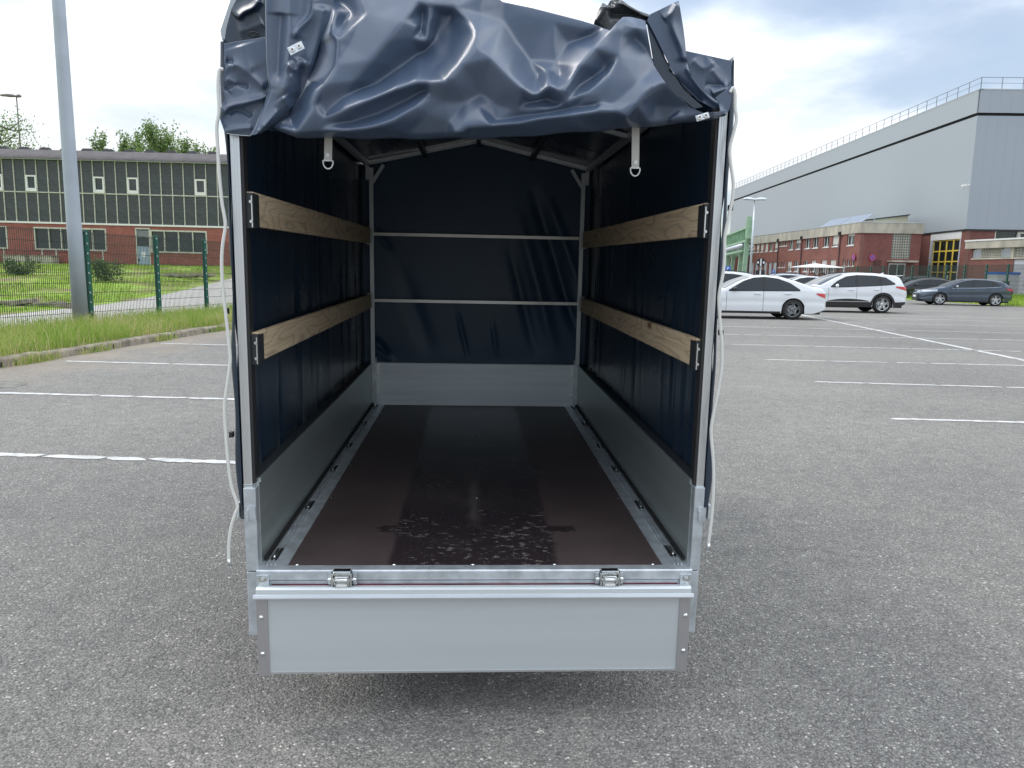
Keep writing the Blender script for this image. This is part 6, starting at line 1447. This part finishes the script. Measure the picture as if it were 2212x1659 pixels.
# boxed left face
patchsheet('flap_side_face', [(484,94),(484,128),(486,150),(483,165),(481,190),(486,215),(474,240),(472,247),(478,265),(484,282),(490,287)], [(574,80),(575,120),(577,160),(584,192),(580,205),(570,225),(562,245),(556,268),(550,288),(545,293),(541,293)], .030,
    [(a3((90,560),(200,540),(330,640),(440,740)), .010, 8, 10), (a3((80,740),(200,700),(300,720)), -.008, 6, 6), (a3((60,960),(130,880),(280,840),(460,790)), .014, 5, 9), (a3((90,1080),(200,1060),(330,1050)), .008, 5, 6),
     (a3((220,360),(260,480),(330,620)), .006, 12, 16, (.1,.3), 3), (a3((330,960),(200,900),(100,940)), -.008, 6, 6), (a3((100,500),(170,510)), -.008, 5, 5), (a3((100,640),(180,690),(120,760)), .006, 5, 6)], M['pvc'])
# vertical bundle between the boxed face and the main flap
patchsheet('flap_bundle', [(575,-50),(574,0),(575,40),(576,120),(579,165),(584,192),(572,222),(562,250),(552,278),(541,293)], [(735,-50),(722,0),(712,40),(692,87),(680,130),(668,165),(652,200),(636,225),(612,250),(566,287)], .062,
    [(a3((440,-100),(440,300),(455,600),(480,740),(420,900),(330,1080)), .010, 4, 10, (.02,.02)), (a3((640,-100),(630,150),(620,400),(590,700),(560,850)), .014, 10, 12, (.02,.15), 3), (a3((820,-60),(810,120),(700,240),(660,330)), .012, 6, 10), (a3((560,790),(650,900),(700,880)), .012, 6, 8), (a3((600,520),(680,575),(730,480)), .010, 7, 8),
     (a3((560,100),(540,400),(530,700)), -.010, 10, 10, (.05,.2), 3), (a3((730,520),(720,700),(700,850)), -.010, 7, 7), (a3((900,30),(860,300),(760,640)), .012, 10, 8, (.1,.2), 3), (a3((620,600),(700,760),(716,860)), .005, 4, 6), (a3((540,900),(400,1060)), .008, 5, 8)], M['pvc'], 110, 170, base=.02)
MB().tube([tuple(v) for v in unproj(*[np.array(c, float) for c in zip((574,-50),(574,0),(575,50),(576,120),(579,165),(584.5,192),(573,222),(562,250),(551,279),(541,293))], Y0-.066)], .0016, 6).build('cut_edge', M['pvc_edge'], T, True)
MB().tube([tuple(v) for v in unproj(*[np.array(c, float) for c in zip((490,288),(505,291),(525,292.5),(541,293.5))], Y0-.036)], .0012, 6).build('cut_edge', M['pvc_edge'], T, True)
# dark pocket at the top left, pale flap behind it
patchsheet('flap_pocket', [(484,93),(489,60),(500,20),(520,-20),(545,-50)][::-1], [(577,90),(577,60),(577,20),(577,-20),(577,-50)][::-1], -.03,
    [(a3((190,160),(250,100),(330,60),(390,-20)), .020, 5, 10), (a3((200,260),(300,230),(420,180)), .006, 12, 16)], M['pvc_in'], 60, 80)
patchsheet('cover_corner', [(505,-50),(498,0),(486,36),(476,66),(479,84),(484,94)], [(548,-50),(521,-20),(503,18),(492,50),(487,80),(486,95)], -.10, [], M['pvc_edge'], 12, 40)
MB().tube([tuple(v) for v in unproj(*[np.array(c, float) for c in zip((558,78),(545,80),(537,77),(540,70),(550,69),(560,74))], Y0-.0)], .002, 6).build('loose_loop', M['trim'], T, True)
# right-hand pieces
patchsheet('flap_spike', [(1465,2),(1440,14),(1404,31),(1398,45),(1414,75),(1432,112),(1452,152),(1475,185),(1508,217),(1545,236)], [(1466,2),(1470,25),(1476,60),(1480,92),(1482,116),(1486,140),(1492,165),(1516,195),(1548,218),(1572,226)], .020,
    [(a4((1690,10),(1640,180),(1720,400),(1740,520)), .014, 8, 12, (.05,.1)), (a4((1560,160),(1640,100),(1690,20)), .008, 6, 10), (a4((1740,520),(1850,700),(1990,840),(2080,880)), .010, 5, 8), (a4((1640,620),(1760,720),(1900,860)), -.012, 6, 6)], M['pvc'], 60, 160)
patchsheet('flap_inner_fold', [(1396,44),(1404,90),(1412,140),(1432,172),(1455,200),(1500,236)], [(1402,44),(1420,80),(1437,125),(1455,160),(1478,195),(1520,232)], .012, [(a4((1670,405),(1660,500),(1640,600)), .010, 3, 5)], M['pvc_in'], 30, 90)
patchsheet('flap_crumple', [(1283,50),(1290,28),(1302,6),(1312,12),(1318,2),(1330,-4),(1345,2),(1362,14),(1380,24),(1403,32)], [(1283,54),(1296,58),(1306,62),(1318,67),(1330,60),(1345,48),(1362,46),(1380,50),(1392,52),(1400,54)], .000,
    [(a4((1080,30),(1060,100),(1000,190)), .016, 6, 8), (a4((1190,10),(1170,60),(1130,60)), .014, 5, 7), (a4((1190,0),(1300,70),(1420,130),(1560,160)), .014, 4, 9), (a4((1110,120),(1250,120),(1400,140)), -.012, 7, 7)], M['pvc_dark'], 50, 120)
patchsheet('cover_gable_corner', [(1478,109),(1482,125),(1488,150),(1494,170),(1510,196),(1530,218)], [(1579,131),(1580,150),(1580,170),(1580,184),(1579,205),(1573,226)], .014,
    [(a4((1960,775),(2040,745),(2112,730)), .010, 4, 7), (a4((1800,480),(1900,560),(1990,500)), .006, 8, 10), (a4((1900,690),(2000,700),(2080,700)), -.006, 5, 6), (a4((1960,560),(2040,660),(2100,720)), .006, 6, 8)], M['pvc'], 50, 90)
patchsheet('flap_tuck', [(1545,212),(1552,222),(1556,240),(1560,252)], [(1580,184),(1580,215),(1575,238),(1566,250)], .045, [(a4((1990,890),(2060,935),(2095,920)), .012, 4, 5)], M['pvc'], 30, 40)
# riveted plates
def plate(px, py, dep, rz, w=.052, h=.020):
    c = Vector(unproj(np.array(float(px)), np.array(float(py)), Y0-dep)); o = empty('x'); bpy.data.objects.remove(o)
    p = MB().box(-w/2, w/2, -.0015, .0015, -h/2, h/2).build('riveted_plate', M['galv'], T, bevel=.001); p.location = c; p.rotation_euler = (R_(-12), rz, 0)
    for s_ in (-1, 1): 
        q = MB().lathe([(.0022, -.0035), (.0035, -.0055), (.0065, -.0035), (.007, -.0016)], (s_*w*.24, 0, 0), 'y', 14).build('rivet', M['plastic_cap'], p, True); MB().lathe([(0, -.003), (.0023, -.0032)], (s_*w*.24, 0, 0), 'y', 8).build('rivet_hole', M['black'], p)
plate(639.5, 104.5, .125, R_(-27), .040, .022); plate(1517.5, 252.5, .115, R_(-18), .036, .016)
# straps with D-rings
for x0, pt, pb, in ((709.5, 292, 346), (1373.5, 272, 362)):
    a = unproj(np.array(float(x0)), np.array(float(pt)), Y0-.030); b = unproj(np.array(float(x0-1)), np.array(float(pb)), Y0-.034); w2 = .0105
    s_ = MB().add([(a[0]-w2,a[1],a[2]),(a[0]+w2,a[1],a[2]),(b[0]+w2,b[1],b[2]),(b[0]-w2,b[1],b[2]),(a[0]-w2,a[1]+.003,a[2]),(a[0]+w2,a[1]+.003,a[2]),(b[0]+w2,b[1]+.003,b[2]),(b[0]-w2,b[1]+.003,b[2])], [(0,3,2,1),(4,5,6,7),(0,1,5,4),(1,2,6,5),(2,3,7,6),(3,0,4,7)]).build('tie_strap', M['strap'], T)
    MB().lathe([(.0, -.0025), (.0055, -.002), (.0065, 0)], (b[0], b[1]-.0002, b[2]+.014), 'y', 14).build('rivet', M['plastic_cap'], s_)
    MB().tube([(b[0]+.0135*math.cos(t), b[1]+.001, b[2]-.002-.0205*abs(math.sin(t))**.9) for t in np.linspace(0, math.pi, 18)]+[(b[0]-.0135, b[1]+.001, b[2]-.001), (b[0]+.0135, b[1]+.001, b[2]-.001)], .0019, 8).build('d_ring', M['plastic_cap'], s_, True)
# clear cords hanging outside, with spring hooks
def cord(pts, dep=.0, hook=None, r=.0046):
    P3 = [tuple(unproj(np.array(float(x)), np.array(float(y)), Y0+dep)) for x, y in pts]; c = MB().tube(smoothpts(P3, 7), r, 10).build('clear_cord', M['cord'], T, True)
    e = Vector(P3[-1])
    h = MB().tube([e+Vector((0,0,.006)), e+Vector((.002,-.002,-.014))], .0052, 10).build('crimp', M['zinc'], c, True)
    MB().tube(smoothpts([e+Vector((.001,0,-.016)), e+Vector((.006,0,-.024)), e+Vector((.005,0,-.046)), e+Vector((-.001,0,-.053)), e+Vector((-.006,0,-.046)), e+Vector((-.004,0,-.024)), e+Vector((.0,0,-.018))], 4), .0017, 6).build('spring_hook', M['zinc'], c, True)
cord([(482,150),(474,152),(471,185),(473,240),(468,275),(471,330),(474,380),(480,440),(484,462),(487,490),(481,530),(479,570),(482,630),(489,690),(496,755),(497,785),(491,830),(485,880),(488,940),(493,1000),(500,1050),(513,1092),(508,1110),(499,1140),(494,1180),(494.5,1212)], -.045)
cord([(1577,200),(1584,190),(1588,205),(1588,232),(1591,258),(1585,285),(1577,318),(1578,350),(1584,395),(1582,430),(1574,470),(1566,510),(1565,550),(1562,590),(1553,640),(1555,690),(1559,740),(1559,790),(1552,840),(1541,895),(1536,935),(1541,1000),(1541,1060),(1537,1120),(1530,1178)], -.045)
for x_, z_ in ((-.700, .84), (-.700, 1.20), (.728, .80), (.734, 1.16), (.738, 1.52)): MB().box(x_-.005, x_+.005, Y0+.01, Y0+.03, z_-.008, z_+.008).build('cover_eyelet', M['trim'], T)
# shrink tidy: parts hidden under the floor keep plain names
#END
